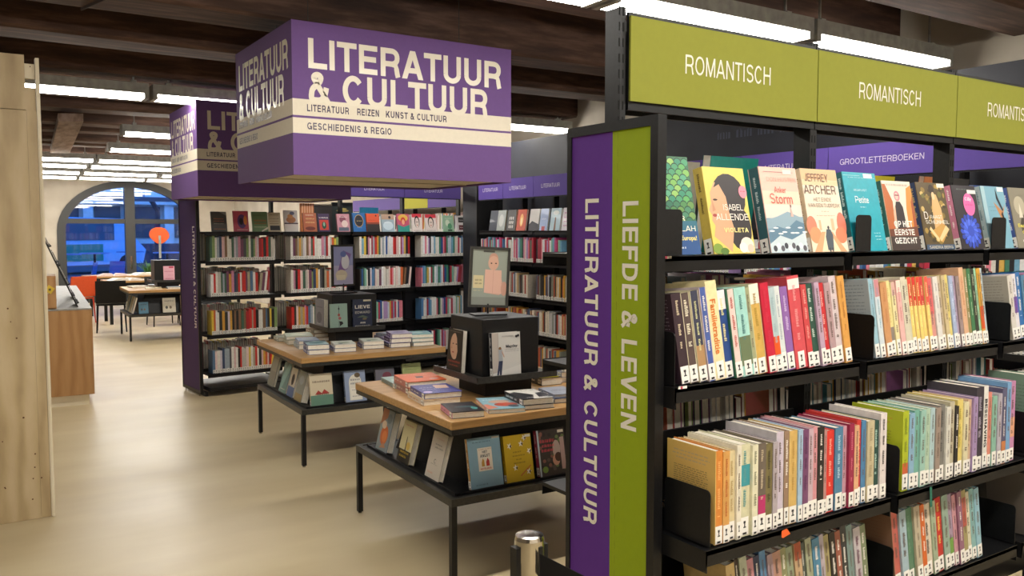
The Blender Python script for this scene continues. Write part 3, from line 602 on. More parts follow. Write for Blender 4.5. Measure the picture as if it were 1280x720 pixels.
# --- spine-out rows
def spine_row(rows, x0, x1, yf, z, lean, tilt, where, group, hbase=.212, wd=.135):
    n = len(rows); tot = sum(r[2] if len(r) > 2 and r[2] else 1 for r in rows); u = (x1-x0)/tot; x = x0
    for i, r_ in enumerate(rows):
        nm, col = r_[0], r_[1]; k = r_[2] if len(r_) > 2 and r_[2] else 1; ex = r_[3] if len(r_) > 3 else {}
        t_ = u*k/math.cos(lean)*math.cos(lean)*.965; h = hbase*ex.get('h', R.uniform(.965, 1.03)); dep = ex.get('y', R.uniform(0, .008))
        X = Tm(x+u*k/2, yf+.006+dep, z+.001) @ Rx(-tilt) @ Ry(-lean) @ Tm(0, 0, abs(math.sin(lean))*t_/2)
        lab = '%s book, %s from the left %s' % (nm, ORD[i], where)
        back = ex.get('back'); ba = None
        if i == 0 and ex.get('blurb'): ba = [('r', 0, 0, 1, 1, back or col)]+ex['blurb']
        book(X, wd*ex.get('w', R.uniform(.96, 1.06)), h, t_, col=ex.get('cover', col), label=lab, group=group, spine=col, back=back or ex.get('cover', col), backart=ba, sk=ex.get('sk'), fg=ex.get('fg', '#f4efe4' if sum(int(col[q:q+2], 16) for q in (1, 3, 5)) < 390 else '#6a5a50'), lab=ex.get('lab', True))
        x += u*k
LE = math.radians(5.5); TI = math.radians(5)
r2a = [('dark plum', '#3b2a33', 1.1, dict(blurb=blurb('#b9a9b0', .45, .93, 13, .35, .9), back='#3b2a33', fg='#d8c8a8')), ('brown', '#5a4a48', 1, dict(fg='#e8e0c8', cover='#d8cfae')), ('slate and tan', '#3d3f55', 1, dict(sk=('top', .15, .4, '#b08a60'), fg='#d8d8a0', cover='#cfc6a4')), ('blue', '#4a62a8', .8, dict(cover='#c9b8c0')), ('cream with orange title', '#efe2ae', 1.35, dict(h=1.09, sk=('txt', 'Familietraditie', .26, .82, .48, 1), fg='#dd7a2e')),
 ('blue with white head', '#2c4c8c', 1.1, dict(sk=('top', .78, 1, '#efe6ea'), fg='#e8dc9a')), ('pale pink', '#ecd4cc', .9, dict(fg='#c25a50', cover='#3f7a58')), ('aqua with flowers', '#a9dcd2', 1.5, dict(sk=('top', .12, .45, '#6b7a5a'), fg='#4a7f80')), ('sage', '#a9ab84', .55), ('golden yellow with white head', '#d9b15c', 1.3, dict(sk=('top', .78, 1, '#ece7d8'), fg='#b0903a', h=1.03, cover='#c9cba6')), ('crimson', '#cf1f3f', 1.1, dict(h=1.04, fg='#cf3a50', cover='#c41c3a')), ('pale blue with orange foot', '#b9cdd0', .9, dict(sk=('top', .2, .42, '#e2581e'), fg='#9cb4bc')), ('icy white', '#dfe4e2', .8, dict(fg='#9aa6b4')), ('purple', '#9468b0', 1, dict(fg='#d8c4e6')), ('thick coral red', '#d8525a', 1.7, dict(h=1.1, sk=('top', .86, .97, '#ece4de'), fg='#f0a0a0', cover='#cc4a52')), ('coral red', '#d2484c', .8, dict(fg='#e8a8a0')),
 ('dark green', '#2f5648', 1.1, dict(fg='#cfe0d4')), ('lavender', '#c3a6bd', .7), ('bright red', '#cc3338', .9, dict(fg='#f0b0a8')), ('dusty pink', '#b99a9e', .9), ('pale grey-pink', '#d9cacd', 1.1, dict(h=1.08)), ('orange-gold', '#e0a352', 1, dict(h=1.08, fg='#a8692a'))]
spine_row(r2a, 1.345, 1.965, 1.350, 1.256, LE, TI, 'on the second shelf, left bay', 'spines on the second shelf of the green-signed bookcase')
r2b = [('light blue', '#9cc4d4', .9, dict(blurb=blurb('#4a5a66', .4, .92, 13), back='#aebcc4', fg='#6a7a80')), ('white and blue', '#d6e2e8', 1, dict(sk=('top', .78, 1, '#c98a90'), fg='#6aa0b8')), ('thick tan orange', '#d29a68', 1.3, dict(fg='#b87a4a')), ('cream yellow', '#e9dd9c', 1.1, dict(sk=('top', .12, .38, '#8a8078'), fg='#c8b878')), ('pastel yellow', '#f0e7b0', .8, dict(sk=('top', .82, 1, '#d8b0a8'))), ('pink', '#eab9b4', 1, dict(sk=('top', .84, 1, '#f0e0d0'), fg='#d08c88')), ('cream', '#ddd6bf', 1.1), ('pale sage', '#d3d2b4', .8)]
r2b += [(nm, '#ecd87a', .8, dict(sk=('top', .62, 1, c_), fg='#f6eaa0', cover='#e6c07a', h=1.02)) for nm, c_ in (('red-headed yellow', '#d8463a'), ('yellow, scarlet-headed', '#d63a30'), ('yellow, vermilion-headed', '#dd4a30'), ('yellow, crimson-headed', '#cc3a44'), ('straw yellow red-headed', '#e05a48'))]
r2b += [('thick salmon', '#dd9a90', 1.2, dict(sk=('top', .5, 1, '#d8666a'))), ('white', '#e6e2dc', 1.1, dict(fg='#a09aa0')), ('beige', '#c9b89c', .9), ('buff', '#d2bf94', .8), ('primrose', '#e4d27c', .9), ('sky and lilac', '#a8b8d8', .9, dict(fg='#d8e0f0')), ('mauve', '#b8a4c0', .9), ('grey-brown', '#a08c8a', .8), ('tall peach', '#e3b692', 1.1, dict(h=1.12, fg='#c88a60')), ('olive', '#948a5a', .8, dict(h=1.1)), ('green', '#3f7a50', .9, dict(h=1.1, fg='#c9e0c0')), ('near-black', '#33382f', .9, dict(h=1.1, fg='#b9c0a0')), ('mint', '#9cd0ac', .7, dict(h=1.1)), ('orange-yellow', '#d9a23a', .9, dict(h=1.1, sk=('top', .2, .5, '#d2582a'))), ('pale blue-grey', '#b4c4cc', .8, dict(h=1.1))]
spine_row(r2b, 2.075, 2.655, 1.350, 1.256, LE, TI, 'on the second shelf, middle bay', 'spines on the second shelf of the green-signed bookcase')
r2c = [('grey and white', '#d9d4cc', 1, dict(blurb=blurb('#6a6660', .4, .92, 13), back='#b8b2a4')), ('white with violet band', '#e6e2e8', 1, dict(sk=('top', .4, .65, '#6f4aa8'))), ('cobalt', '#2f6fb0', 1), ('steel blue', '#5a88a8', 1), ('pink', '#d08ab0', .9), ('magenta', '#c0508c', .9), ('lilac', '#b8a0c8', 1), ('teal', '#3a8a8c', 1), ('cream', '#e2dac4', 1.1), ('wine red', '#7a2c3c', 1), ('grey', '#9a9a98', 1), ('navy', '#2c3a60', 1), ('sand', '#d2bf98', 1), ('rose', '#d89a9c', 1), ('moss', '#6f7f50', 1)]
spine_row(r2c, 2.79, 3.24, 1.350, 1.256, LE, TI, 'on the second shelf, right bay', 'spines on the second shelf of the green-signed bookcase')
r3a = [('orange', '#dd8a3a', 1.1, dict(blurb=[('m', .15, .90, .85, .018, '#b8a898'), ('m', .12, .86, .88, .018, '#b8a898'), ('m', .2, .82, .8, .018, '#b8a898')]+blurb('#5a4c3c', .36, .74, 17, .15, .85)+[('r', .62, .06, .92, .17, '#8a8c88'), ('m', .64, .08, .9, .08, '#3a3a3a')], back='#e3bd6c', fg='#f0b870', h=1.0)), ('orange floral', '#d9a25a', 1, dict(fg='#b8602c')), ('cream floral', '#e6d6a8', 1.0, dict(fg='#b89a60')), ('white', '#e9e2ce', .7), ('cream and teal', '#dcd8b4', 1.7, dict(sk=('top', .55, .78, '#3f9aa4'), fg='#5fa0a0', h=1.01)), ('pale cream', '#e6e2c4', .9, dict(fg='#8a8a70')), ('magenta and grey patterned', '#6f6358', 1.3, dict(sk=('top', .1, .42, '#b8306a'), fg='#c8b89a')), ('olive brown', '#7a7048', 1.1, dict(fg='#4a4430')), ('greyish lilac', '#b5aab0', .8),
 ('thick lavender', '#cfc3d3', 1.3, dict(h=1.07, cover='#c9c4c8')), ('taupe', '#9b7f68', .8, dict(h=1.07)), ('golden', '#d9b469', 1.4, dict(h=1.06, fg='#b89048', cover='#d2b474')), ('light blue', '#a8c4dc', .8, dict(h=1.06)), ('plum', '#7a4a72', 1, dict(h=1.05, fg='#5a3458')), ('pale mauve', '#cbb0bc', 1, dict(h=1.04)), ('salmon pink', '#d8949c', .8, dict(h=1.05)), ('black', '#262222', 1.2, dict(h=1.04, cover='#2a2624')), ('dull rose', '#c08c88', .6), ('vivid red', '#e0382f', 1.4, dict(h=.97, fg='#f4b0a0')), ('steel blue', '#4f82a4', 1.5, dict(h=.99, fg='#b8d8e8')), ('dusty pink', '#d2a0b0', .9), ('dark magenta', '#9c2048', 1, dict(fg='#d8788c')), ('peach', '#e3b088', .9), ('scarlet', '#cc3a38', .8, dict(fg='#f0c0a8')), ('blue', '#4f86b4', .9), ('beige', '#ccbf9c', 1.4, dict(fg='#a89a78')), ('dark green', '#1f4a44', 1.2, dict(h=.98, fg='#b8d8cc')), ('white with dark lettering', '#e3dad8', 1.3, dict(h=1.06, fg='#2a2628'))]
spine_row(r3a, 1.352, 1.970, 1.250, .918, .01, 0, 'on the third shelf, left bay', 'spines on the third shelf of the green-signed bookcase', .208, .15)
r3b = [('lime green', '#b3c02a', 1.1, dict(blurb=[('m', .12, .88, .8, .018, '#d08a3a'), ('m', .15, .83, .75, .018, '#d08a3a')]+blurb('#5f6a2a', .46, .72, 8, .15, .78)+blurb('#c0802c', .3, .40, 4, .2, .75)+[('r', .58, .04, .86, .15, '#8a8c88')], back='#b8c42c', sk=('top', .15, .35, '#c9603a'), fg='#7a8a20')), ('powder blue', '#8cb4d0', 1), ('sea green', '#7ab4a4', 1), ('aqua', '#9cc8bc', 1), ('pale green', '#b4ccb4', 1, dict(fg='#8aa48c')), ('pale blue', '#b4d0d4', .9), ('greyish brown', '#a08f84', .9), ('grey photographic', '#7f7d78', 1.2, dict(fg='#4a4a48')), ('white', '#dcdad0', .9), ('beige', '#c4bca0', 1), ('black', '#232022', .7, dict(h=.96)), ('yellow', '#e6d27a', 1.2, dict(fg='#b0a040')), ('cream', '#e2dab4', 1), ('apricot', '#d8b898', .8), ('lilac', '#a890bc', 1, dict(h=1.03)), ('thick dark purple-grey', '#3a3440', 1.6, dict(h=1.15, cover='#4a4650', fg='#a8a0b0')), ('white with bold black title', '#e6e4de', 1.1, dict(h=1.15, fg='#1c1c1c', sk=('txt', 'BESCHAVING', .25, .85, .5, 1))), ('salmon', '#e08a78', .8, dict(h=1.05)), ('seafoam', '#8fc0ac', 1), ('grey lavender', '#b9b2c0', .9), ('dusk photographic', '#5a5878', 1.1, dict(sk=('top', .0, .3, '#c07a4a'), h=1.08)), ('light blue', '#7aa8d4', 1, dict(h=1.15)), ('pink and purple', '#c88ab4', 1.3, dict(h=1.15, sk=('top', .3, .55, '#dba080')))]
spine_row(r3b, 2.048, 2.62, 1.250, .918, .005, 0, 'on the third shelf, middle bay', 'spines on the third shelf of the green-signed bookcase', .208, .15)
r3c = [('sage green', '#7f9c88', 1.3, dict(blurb=blurb('#4a5a4c'), h=1.1)), ('cream', '#dcd2b4', 1), ('pale pink', '#dcb8b4', 1), ('grey-blue', '#8a9cac', 1), ('tan', '#bca07c', 1), ('white', '#dedcd6', 1), ('maroon', '#6a2c38', 1), ('ochre', '#c49a4a', 1), ('dark blue', '#2f3f68', 1), ('mint', '#a4ccb8', 1), ('coral', '#d8766a', 1)]
spine_row(r3c, 2.77, 3.15, 1.250, .918, .0, 0, 'on the third shelf, right bay', 'spines on the third shelf of the green-signed bookcase', .215, .15)
LE4 = math.radians(7)
r4a = [('buff yellow', '#cbb079', 1.2), ('dark brown', '#3a2a24', .6), ('pale grey-green', '#b4b8a0', 1), ('pink patterned', '#c88c94', 1.1), ('navy', '#2c3450', .9), ('blue', '#5c88b0', .9), ('mauve', '#a08890', .8), ('rose brown', '#b58a7a', 1.3), ('olive', '#8a8c64', .9), ('dull green', '#94a084', 1), ('tan with rust head', '#c4a480', 1.1, dict(sk=('top', .8, 1, '#9c4a30'))), ('slate', '#4c5450', .7), ('green-grey', '#a4a88c', 1), ('ocean blue', '#4c84a4', 1.2), ('lilac grey', '#b4a8b0', .9), ('khaki', '#a89c6c', .9), ('black', '#262220', 1), ('brick', '#9c5a48', .9), ('charcoal', '#36383a', 1), ('grey-teal', '#7c9490', 1), ('pale lilac', '#c0b8bc', 1.2, dict(fg='#6a3c50')), ('moss photographic', '#7c8868', 1.1)]
spine_row(r4a, 1.44, 1.955, 1.270, .642, LE4, .03, 'on the fourth shelf, left bay', 'spines on the fourth shelf of the green-signed bookcase')
r4b = [('salmon red', '#c8685c', 1.2, dict(blurb=blurb('#8a5a48', .2, .92, 16), back='#8c6a54')), ('pale blue', '#a4bcc8', 1.3), ('forest green', '#5a8468', 1.6, dict(fg='#6f9a7c')), ('cream with printed back', '#c0b49c', 1.2, dict(w=1.1)), ('orange', '#d86a28', .9), ('cream with dark title', '#dcd0bc', 1.6, dict(fg='#4a3a34')), ('pale moss', '#a4b498', 1), ('red', '#c8302c', 1.3, dict(fg='#e8c060')), ('grey-green', '#94ac9c', 1.3), ('lavender meadow', '#a894ac', 1.1, dict(sk=('top', .15, .4, '#6f9a48'))), ('pink', '#d09aa4', .8), ('dusty purple', '#94647c', 1), ('meadow photographic', '#a49a68', 1, dict(sk=('top', .5, .9, '#b0584c'))), ('ivory', '#d8d2b8', 1), ('pale teal', '#8cb8b8', 1), ('light blue', '#94c0d0', 1.1)]
spine_row(r4b, 2.07, 2.50, 1.270, .642, LE4, .03, 'on the fourth shelf, middle bay', 'spines on the fourth shelf of the green-signed bookcase')
r4c = [('white', '#d4ccc4', 1, dict(blurb=blurb('#6a6058', .2, .92, 14), back='#6a625a')), ('black', '#2a2626', .9), ('rose', '#c48c84', 1), ('cream', '#dcd2bc', 1.1), ('brown pink', '#a87c74', 1), ('silver', '#bcbcbc', 1), ('dark red', '#8c2c30', 1), ('blue', '#547ca4', 1), ('tan', '#bc9c74', 1)]
spine_row(r4c, 2.79, 3.08, 1.270, .642, LE4, .03, 'on the fourth shelf, right bay', 'spines on the fourth shelf of the green-signed bookcase')
bookend(1.323, 1.36, 1.257, 'black bookend at the left end of the second shelf', .13, .12)
bookend(2.050, 1.355, 1.257, 'black bookend before the light blue book on the second shelf', .13, .12)
bookend(2.765, 1.355, 1.257, 'black bookend at the right bay of the second shelf', .13, .12)
bookend(1.332, 1.256, .919, 'black bookend against the orange book on the third shelf', .14, .125)
bookend(2.026, 1.256, .919, 'black bookend against the lime green book on the third shelf', .14, .125)
bookend(2.74, 1.256, .919, 'black bookend at the right bay of the third shelf', .14, .125)
bookend(2.045, 1.276, .643, 'black bookend left of the salmon red book on the fourth shelf', .14, .12)
bookend(2.68, 1.276, .643, 'black bookend at the empty end of the fourth shelf', .14, .12)
# a few novels lying at the left of the fourth shelf
for k, (c_, nm) in enumerate((('#3a3a48', 'lowest'), ('#d8cfb8', 'middle'), ('#c9c2b4', 'topmost'))):
    book(Tm(1.425, 1.285+.01*k, .6435+.026*k+.0128) @ Ry(-PI/2) @ Rz(.0), .135, .10+.0, .0245, c_, '%s of the pale books lying flat at the left of the fourth shelf' % nm, 'books lying on the fourth shelf', lab=False)
# orange and green ribbon markers
mb = MB(); mb.loft([[(1.555, 1.2465, .916), (1.57, 1.2465, .918), (1.575, 1.244, .905), (1.552, 1.244, .902)], [(1.56, 1.2462, .9165), (1.572, 1.2462, .9185), (1.582, 1.2435, .905), (1.557, 1.2435, .9)]], '#e8632a'); tag(mb.build('price_tab', 'print'), 'small orange tab under the books at the lip of the third shelf', 'tab')
mb = MB(); mb.loft([[(2.155+q, 1.2475-.001*k, .917-.018*k) for q in (0, .010)]+[(2.165, 1.2465-.001*k, .917-.018*k), (2.155, 1.2465-.001*k, .917-.018*k)] for k in range(4)], '#1f6a58'); tag(mb.build('ribbon_marker', 'print'), 'dark green ribbon hanging over the lip of the third shelf', 'ribbon')
for (yy, zz, nm) in ((1.4015, 1.520, 'upper'), (1.3475, 1.232, 'lower')):
    mb = MB(); mb.box(1.322, 1.348, yy-.0012, yy, zz+.02, zz+.026, '#e8e6e0'); mb.box(1.328, 1.334, yy-.0018, yy-.0012, zz+.02, zz+.026, '#c04a60'); tag(mb.build('shelf_tag', 'print'), '%s white plastic tag clipped to the left end of the shelf lip' % nm, 'tag', 'white clip tags on the shelf lips')
# books on the far side of the bookcase, seen from behind
def palette(r_): return r_.choice(['#c9c2b4', '#dedad0', '#b8342f', '#d2603a', '#d9a83a', '#2f3f68', '#3a6aa0', '#5a9aa8', '#3f6b4a', '#8aa05a', '#7a4a7c', '#c07a9c', '#e0b8b8', '#33302e', '#222226', '#8a6a4a', '#a89a84', '#e6e0c8', '#9aa8b8', '#b8c8d0', '#7a2c34', '#d8d4e0', '#4a4c54', '#e2e2e2'])
cv, pg = MB(), MB(); rr = random.Random(5)
for bay in range(3):
    for z in (1.256, .918, .642, .32):
        x = RXs[bay]+(.26 if bay == 0 else .05)
        while x < RXs[bay+1]-.06:
            t_ = rr.uniform(.018, .034); hh = rr.uniform(.19, .225)
            stuff_book(cv, pg, Tm(x+t_/2, 1.845-rr.uniform(0, .02), z) @ Rz(PI) @ Ry(.05), .13, hh, t_*.97, palette(rr)); x += t_
bb = cv.build('book', 'cover'); tag(bb, 'rows of books on the shaded far side of the green-signed bookcase', 'books', kind='stuff')
pp = pg.build('pages', 'pages', bb); pp['kind'] = 'stuff'

# ================================================================== BARRIER POSTS AND BELT
def barrier(x, y, label):
    t_ = empty('barrier_post', (x, y, 0), 0, label, 'barrier')
    MB().lathe(0, 0, [(.155, .001), (.155, .012), (.14, .022), (.05, .034), (.033, .04)], 32).build('base', 'chrome', t_, smooth=False)
    MB().lathe(0, 0, [(.0315, .04), (.0315, .90)], 32).build('pole', 'chrome', t_, smooth=False)
    MB().lathe(0, 0, [(.0325, .90), (.0325, .945), (.030, .953), (.020, .9545), (.001, .955)], 32).build('cap', 'chrome', t_)
    part('belt_cassette', 'black_metal', t_, (-.040, -.030, -.010, .014, .85, .932)); part('belt_clip', 'black_metal', t_, (.028, .036, -.018, .018, .868, .932))
    part('belt_slot', 'black_metal', t_, (.002, .012, -.034, -.028, .70, .935))
barrier(1.0, 1.46, 'chrome barrier post with black belt standing beside the tall end sign')
barrier(1.16, .12, 'second chrome barrier post out of frame at the near end of the belt')
mb = MB(); mb.loft([[(1.002+.156*k/6, 1.424-1.27*k/6, .872-.02*math.sin(PI*k/6)), (1.0035+.156*k/6, 1.424-1.27*k/6, .872-.02*math.sin(PI*k/6)), (1.0035+.156*k/6, 1.424-1.27*k/6, .922-.02*math.sin(PI*k/6)), (1.002+.156*k/6, 1.424-1.27*k/6, .922-.02*math.sin(PI*k/6))] for k in range(7)], '#141416')
tag(mb.build('barrier_belt', 'matte'), 'black webbing belt stretched from the chrome barrier post', 'belt')

# ================================================================== BOOKCASE BUILDER FOR THE TWO DISTANT CASES
def far_case(origin, rz, L, bounds, shelves, depth, label, double, header, header_z, hcol, htxt, odd=None):
    t_ = empty('bookcase', origin, rz, label, 'bookcase')
    H_ = header_z[1] if header else 2.0
    yb = 2*depth if double else depth
    yc = depth if double else depth-.03
    for x in bounds: part('post', 'black_metal', t_, (x-.014, x+.014, yc-.03, yc+.03, .02, H_)); part('foot', 'black_metal', t_, (x-.014, x+.014, .0, yb, 0, .04))
    for a, b_ in zip(bounds, bounds[1:]):
        for z in shelves:
            s_ = MB(); s_.box(a+.016, b_-.016, 0, depth-.02, z-.012, z-.002); s_.box(a+.016, b_-.016, 0, .003, z-.034, z+.004); s_.build('shelf', 'black_metal', t_)
            if double:
                s_ = MB(); s_.box(a+.016, b_-.016, depth+.02, yb, z-.012, z-.002); s_.box(a+.016, b_-.016, yb-.003, yb, z-.034, z+.004); s_.build('shelf', 'black_metal', t_)
        part('base_shelf', 'black_metal', t_, (a+.016, b_-.016, -.05, yb, .05, .085))
        if header:
            h_ = part('header_sign', 'banner', t_, (a+.003, b_-.003, header[0], header[0]+.006, header_z[0], header_z[1], odd[1] if odd and abs(a-odd[0]) < .01 else hcol))
            part('header_rail', 'black_metal', t_, (a+.003, b_-.003, header[0]+.007, header[0]+.012, header_z[0]-.01, header_z[1]))
            if htxt:
                lt = MB(); s_, wd_, cap_ = htxt(a, b_)
                if s_: add_text(lt, s_, cap_, lambda p, q: ((a+b_)/2+p, header[0]-.0008, (header_z[0]+header_z[1])/2-cap_/2+q), '#d9cfe8', 0, wd_); lt.build('lettering', 'print', h_)
    return t_
# far bookcase facing us
FO, FA = (1.95, 8.44, 0), math.radians(6); FM = Tm(*FO) @ Rz(FA)
fb = [0.02, .82, 1.62, 2.42, 3.22]; fz = [1.60, 1.31, .965, .59, .21]
far_case(FO, FA, 3.24, fb, fz, .26, 'long black double-sided bookcase across the middle, full of spines', True, (.2, 0), (2.0, 2.17), '#5b4a92', lambda a, b_: ('LITERATUUR', .26, .035))
es = empty('end_sign', tuple(FM @ Vector((-.012, .27, 0))), FA, 'narrow dark purple end sign at the left end of the long bookcase', 'sign')
part('frame', 'black_metal', es, (-.03, 0.0, -.27, -.25, .03, 1.93), (-.03, 0.0, .23, .25, .03, 1.93), (-.03, 0, -.25, .23, 1.91, 1.93), (-.03, 0, -.25, .23, .03, .06))
part('purple_panel', 'banner', es, (-.026, -.01, -.25, .23, .06, 1.91, '#4e3b63'))
lt = MB(); add_text(lt, 'LITERATUUR & CULTUUR', .06, lambda a, c: (-.0268, -.14-c, 1.66-a), '#e4dcd0', 1, 1.0, 'l'); lt.build('lettering', 'print', es)
for q in (-.2, .2): part('foot', 'chrome', es, (-.02, -.008, q-.006, q+.006, 0, .03))
for a, b_ in ((1.636, 2.404), (2.436, 3.204)): part('back_panel', 'dark_board', COL.objects['bookcase.001'], (a, b_, .262, .270, .1, 1.57))
# wall bookcase facing left
WO, WA = (4.65, 7.78, 0), -PI/2; WM = Tm(*WO) @ Rz(WA)
wbY = [7.76, 7.28, 6.73, 6.17, 5.5, 4.80, 4.14, 3.43, 2.70, 2.0]; wb = [7.78-y for y in wbY]; wz = [1.61, 1.30, .95, .60, .25]
def wtxt(a, b_):
    y = 7.78-(a+b_)/2
    if y < 2.7: return (None, 0, 0)
    return ('GROOTLETTERBOEKEN', .56, .036) if 2.7 < y < 3.43 else (('LITERATUUR', .30, .036))
far_case(WO, WA, 5.78, wb, wz, .30, 'black wall bookcase along the right partition with purple header signs', False, (.0, 0), (1.94, 2.135), '#5f4b9e', wtxt)
part('end_panel', 'black_metal', COL.objects['bookcase.002'] if 'bookcase.002' in COL.objects else None, (-.02, 0.0, -.01, .32, 0, 2.2))
far_case((5.36, 12.9, 0), -PI/2, 3.5, [0, .87, 1.74, 2.61, 3.48], [1.6, 1.28, .95, .6, .25], .28, 'third black bookcase on the right wall beyond the long one, with lime and purple headers', False, (.0, 0), (1.93, 2.10), '#7a68b0', lambda a, b_: (None, 0, 0), (1.74, '#c8c44a'))
# face-out covers of the far case (local x, width, height, colour, art, label)
def fo(*a): return list(a)
FACE = [
 (.12, .15, .20, '#4d4f52', [('m', .15, .62, .8, .06, '#d07a60'), ('m', .15, .50, .8, .06, '#c87868'), ('m', .15, .38, .8, .05, '#a8a89c'), ('m', .15, .12, .9, .04, '#d08a50'), ('p', [(.5, 1), (1, 1), (1, .8)], '#808488')], 'dark grey cover with red lettering, leftmost on the long bookcase top shelf'),
 (.34, .15, .21, '#c2506c', [('e', .55, .5, .3, .34, '#5a3a78'), ('e', .5, .5, .13, .17, '#1f1f2c'), ('e', .78, .55, .12, .22, '#e08a4a'), ('m', .2, .08, .9, .05, '#f0e0e0')], 'magenta and purple swirling cover'),
 (.53, .16, .205, '#6f8f68', [('m', .1, .78, .9, .08, '#5a6f50'), ('m', .12, .52, .9, .10, '#c8603a'), ('m', .12, .38, .9, .08, '#b0582c'), ('m', .1, .22, .9, .05, '#dfe0c0'), ('p', [(.6, .0), (1, .15), (1, .25), (.55, .05)], '#e2ddd0')], 'green cover with orange lettering lines'),
 (.70, .13, .20, '#c9bfa6', [('r', .1, .08, .9, .32, '#2e2d30'), ('m', .15, .85, .85, .06, '#4a4640'), ('m', .1, .66, .85, .04, '#4a4640'), ('m', .1, .52, .85, .04, '#8a5a4a'), ('m', .1, .4, .85, .05, '#4a4640')], 'cream cover with a black band at the bottom'),
 (.87, .15, .225, '#cfcac8', [('r', 0, .0, 1, .36, '#d8d0cc'), ('r', 0, .36, 1, .42, '#4a3a48'), ('e', .5, .56, .35, .15, '#b0744a'), ('e', .45, .72, .2, .1, '#c88a50'), ('e', .6, .86, .18, .08, '#5a5a78')], 'grey-white cover with an orange fruit still life'),
 (1.08, .15, .20, '#b2603c', [('m', .2, .86, .8, .07, '#f0e0c8'), ('m', .2, .66, .85, .09, '#e8c080'), ('m', .15, .46, .85, .09, '#e8c080'), ('e', .5, .18, .38, .1, '#6f2c20')], 'rust brown cover with three words in cream'),
 (1.25, .13, .195, '#3b2552', [('r', .1, .1, .9, .66, '#c8402f'), ('e', .5, .36, .2, .2, '#1f4a38'), ('m', .1, .74, .9, .09, '#f0e8e8'), ('e', .5, .42, .08, .12, '#8cb89c')], 'dark purple cover with a red panel'),
 (1.47, .15, .195, '#c48a98', [('e', .45, .7, .25, .2, '#8a4a5c'), ('e', .6, .45, .25, .2, '#e0c8c4'), ('r', .1, .05, .9, .25, '#5a6478'), ('m', .2, .8, .8, .06, '#f4e8e8')], 'pink cover with a misty figure'),
 (1.66, .15, .21, '#1f66a8', [('e', .5, .58, .28, .26, '#1c1a20'), ('e', .5, .58, .36, .33, '#c8a04c'), ('e', .5, .58, .33, .30, '#1c1a20'), ('m', .32, .55, .7, .05, '#c8b070'), ('m', .3, .2, .7, .04, '#88b0d8')], 'blue cover with a black round badge'),
 (1.83, .16, .205, '#d8552c', [('r', 0, 0, 1, .42, '#2c2420'), ('r', 0, .42, 1, .52, '#8a3a20'), ('e', .75, .88, .06, .05, '#2c2420'), ('m', .15, .62, .7, .03, '#8a2c18')], 'orange cover fading to black at the bottom'),
 (2.02, .16, .20, '#9fb4c4', [('r', 0, .7, 1, 1, '#b89a84'), ('e', .65, .82, .1, .08, '#3a2c2c'), ('e', .5, .35, .4, .25, '#c9dce8'), ('m', .2, .5, .8, .06, '#f0f4f8')], 'silvery blue cover with a pale oval right of the orange one'),
 (2.22, .16, .205, '#c85a78', [('e', .5, .78, .4, .2, '#e0b850'), ('e', .5, .62, .2, .2, '#d0402c'), ('e', .5, .55, .12, .15, '#e8a888'), ('p', [(0, 0), (1, 0), (1, .4), (.5, .28), (0, .42)], '#3a9a90')], 'pink cover with a red-haired figure and teal foot'),
 (2.42, .13, .21, '#e8dcd8', [('r', 0, .8, 1, 1, '#d03a4a'), ('e', .5, .55, .27, .33, '#1c1818'), ('e', .5, .5, .2, .28, '#e6d4cc'), ('r', .38, .53, .62, .56, '#3a2824'), ('e', .5, .37, .07, .02, '#b03038'), ('m', .1, .05, .9, .06, '#8a8a90')], 'left one of two twin covers with a dark-haired woman\'s face'),
 (2.60, .15, .205, '#e8dcd8', [('r', 0, .8, 1, 1, '#d03a4a'), ('e', .5, .55, .27, .33, '#1c1818'), ('e', .5, .5, .2, .28, '#e6d4cc'), ('r', .38, .53, .62, .56, '#3a2824'), ('e', .5, .37, .07, .02, '#b03038'), ('m', .1, .05, .9, .06, '#8a8a90')], 'right one of two twin covers with a dark-haired woman\'s face'),
 (2.85, .15, .195, '#9cc0a4', [('e', .4, .55, .2, .2, '#d8e4d0'), ('e', .6, .35, .2, .18, '#5a9a74'), ('r', .4, .05, .8, .15, '#3a5a48'), ('m', .2, .8, .8, .05, '#e8f0e0')], 'pale green cover, second from the right end'),
 (3.04, .15, .195, '#d0ccd0', [('r', .2, .58, .8, .9, '#2c2c30'), ('r', .2, .12, .8, .42, '#5a2030'), ('m', .3, .7, .7, .05, '#d0ccd0'), ('m', .3, .25, .7, .05, '#d0ccd0')], 'grey-white cover with two dark panels, rightmost'),
]
for (lx, wd, h, c_, art, lab) in FACE:
    X = FM @ Tm(lx, .03, 1.6015) @ Rx(-.15) @ Tm(0, .01, 0) @ Rz(-PI/2)
    book(X, wd, h, .02, c_, lab, 'face-out covers on the top shelf of the long bookcase', art=[('r', 0, 0, 1, 1, c_)]+art, lab=False, detail=False)
# taller things seen behind them
for (lx, wd, h, c_, lab, art) in ((1.60, .26, .33, '#2c3a38', 'large dark green book with a gold ornament behind the blue cover', [('e', .5, .72, .3, .04, '#a89a50'), ('e', .5, .78, .2, .03, '#c8b868')]), (1.22, .16, .31, '#d8834a', 'orange flame-patterned book behind the rust cover', [('r', .1+.18*i, .5, .2+.18*i, 1, '#f0b890') for i in range(5)]), (1.38, .22, .305, '#3f3a38', 'brown board with pale edge behind the purple cover', [('r', 0, .95, 1, 1, '#c8c0b0')]), (1.95, .24, .28, '#1f7fa8', 'bright blue book behind the silvery cover', None)):
    book(FM @ Tm(lx, .42, 1.6015) @ Rz(-PI/2), wd, h, .02, c_, lab, 'books on the far side of the long bookcase top', art=art, lab=False, detail=False)
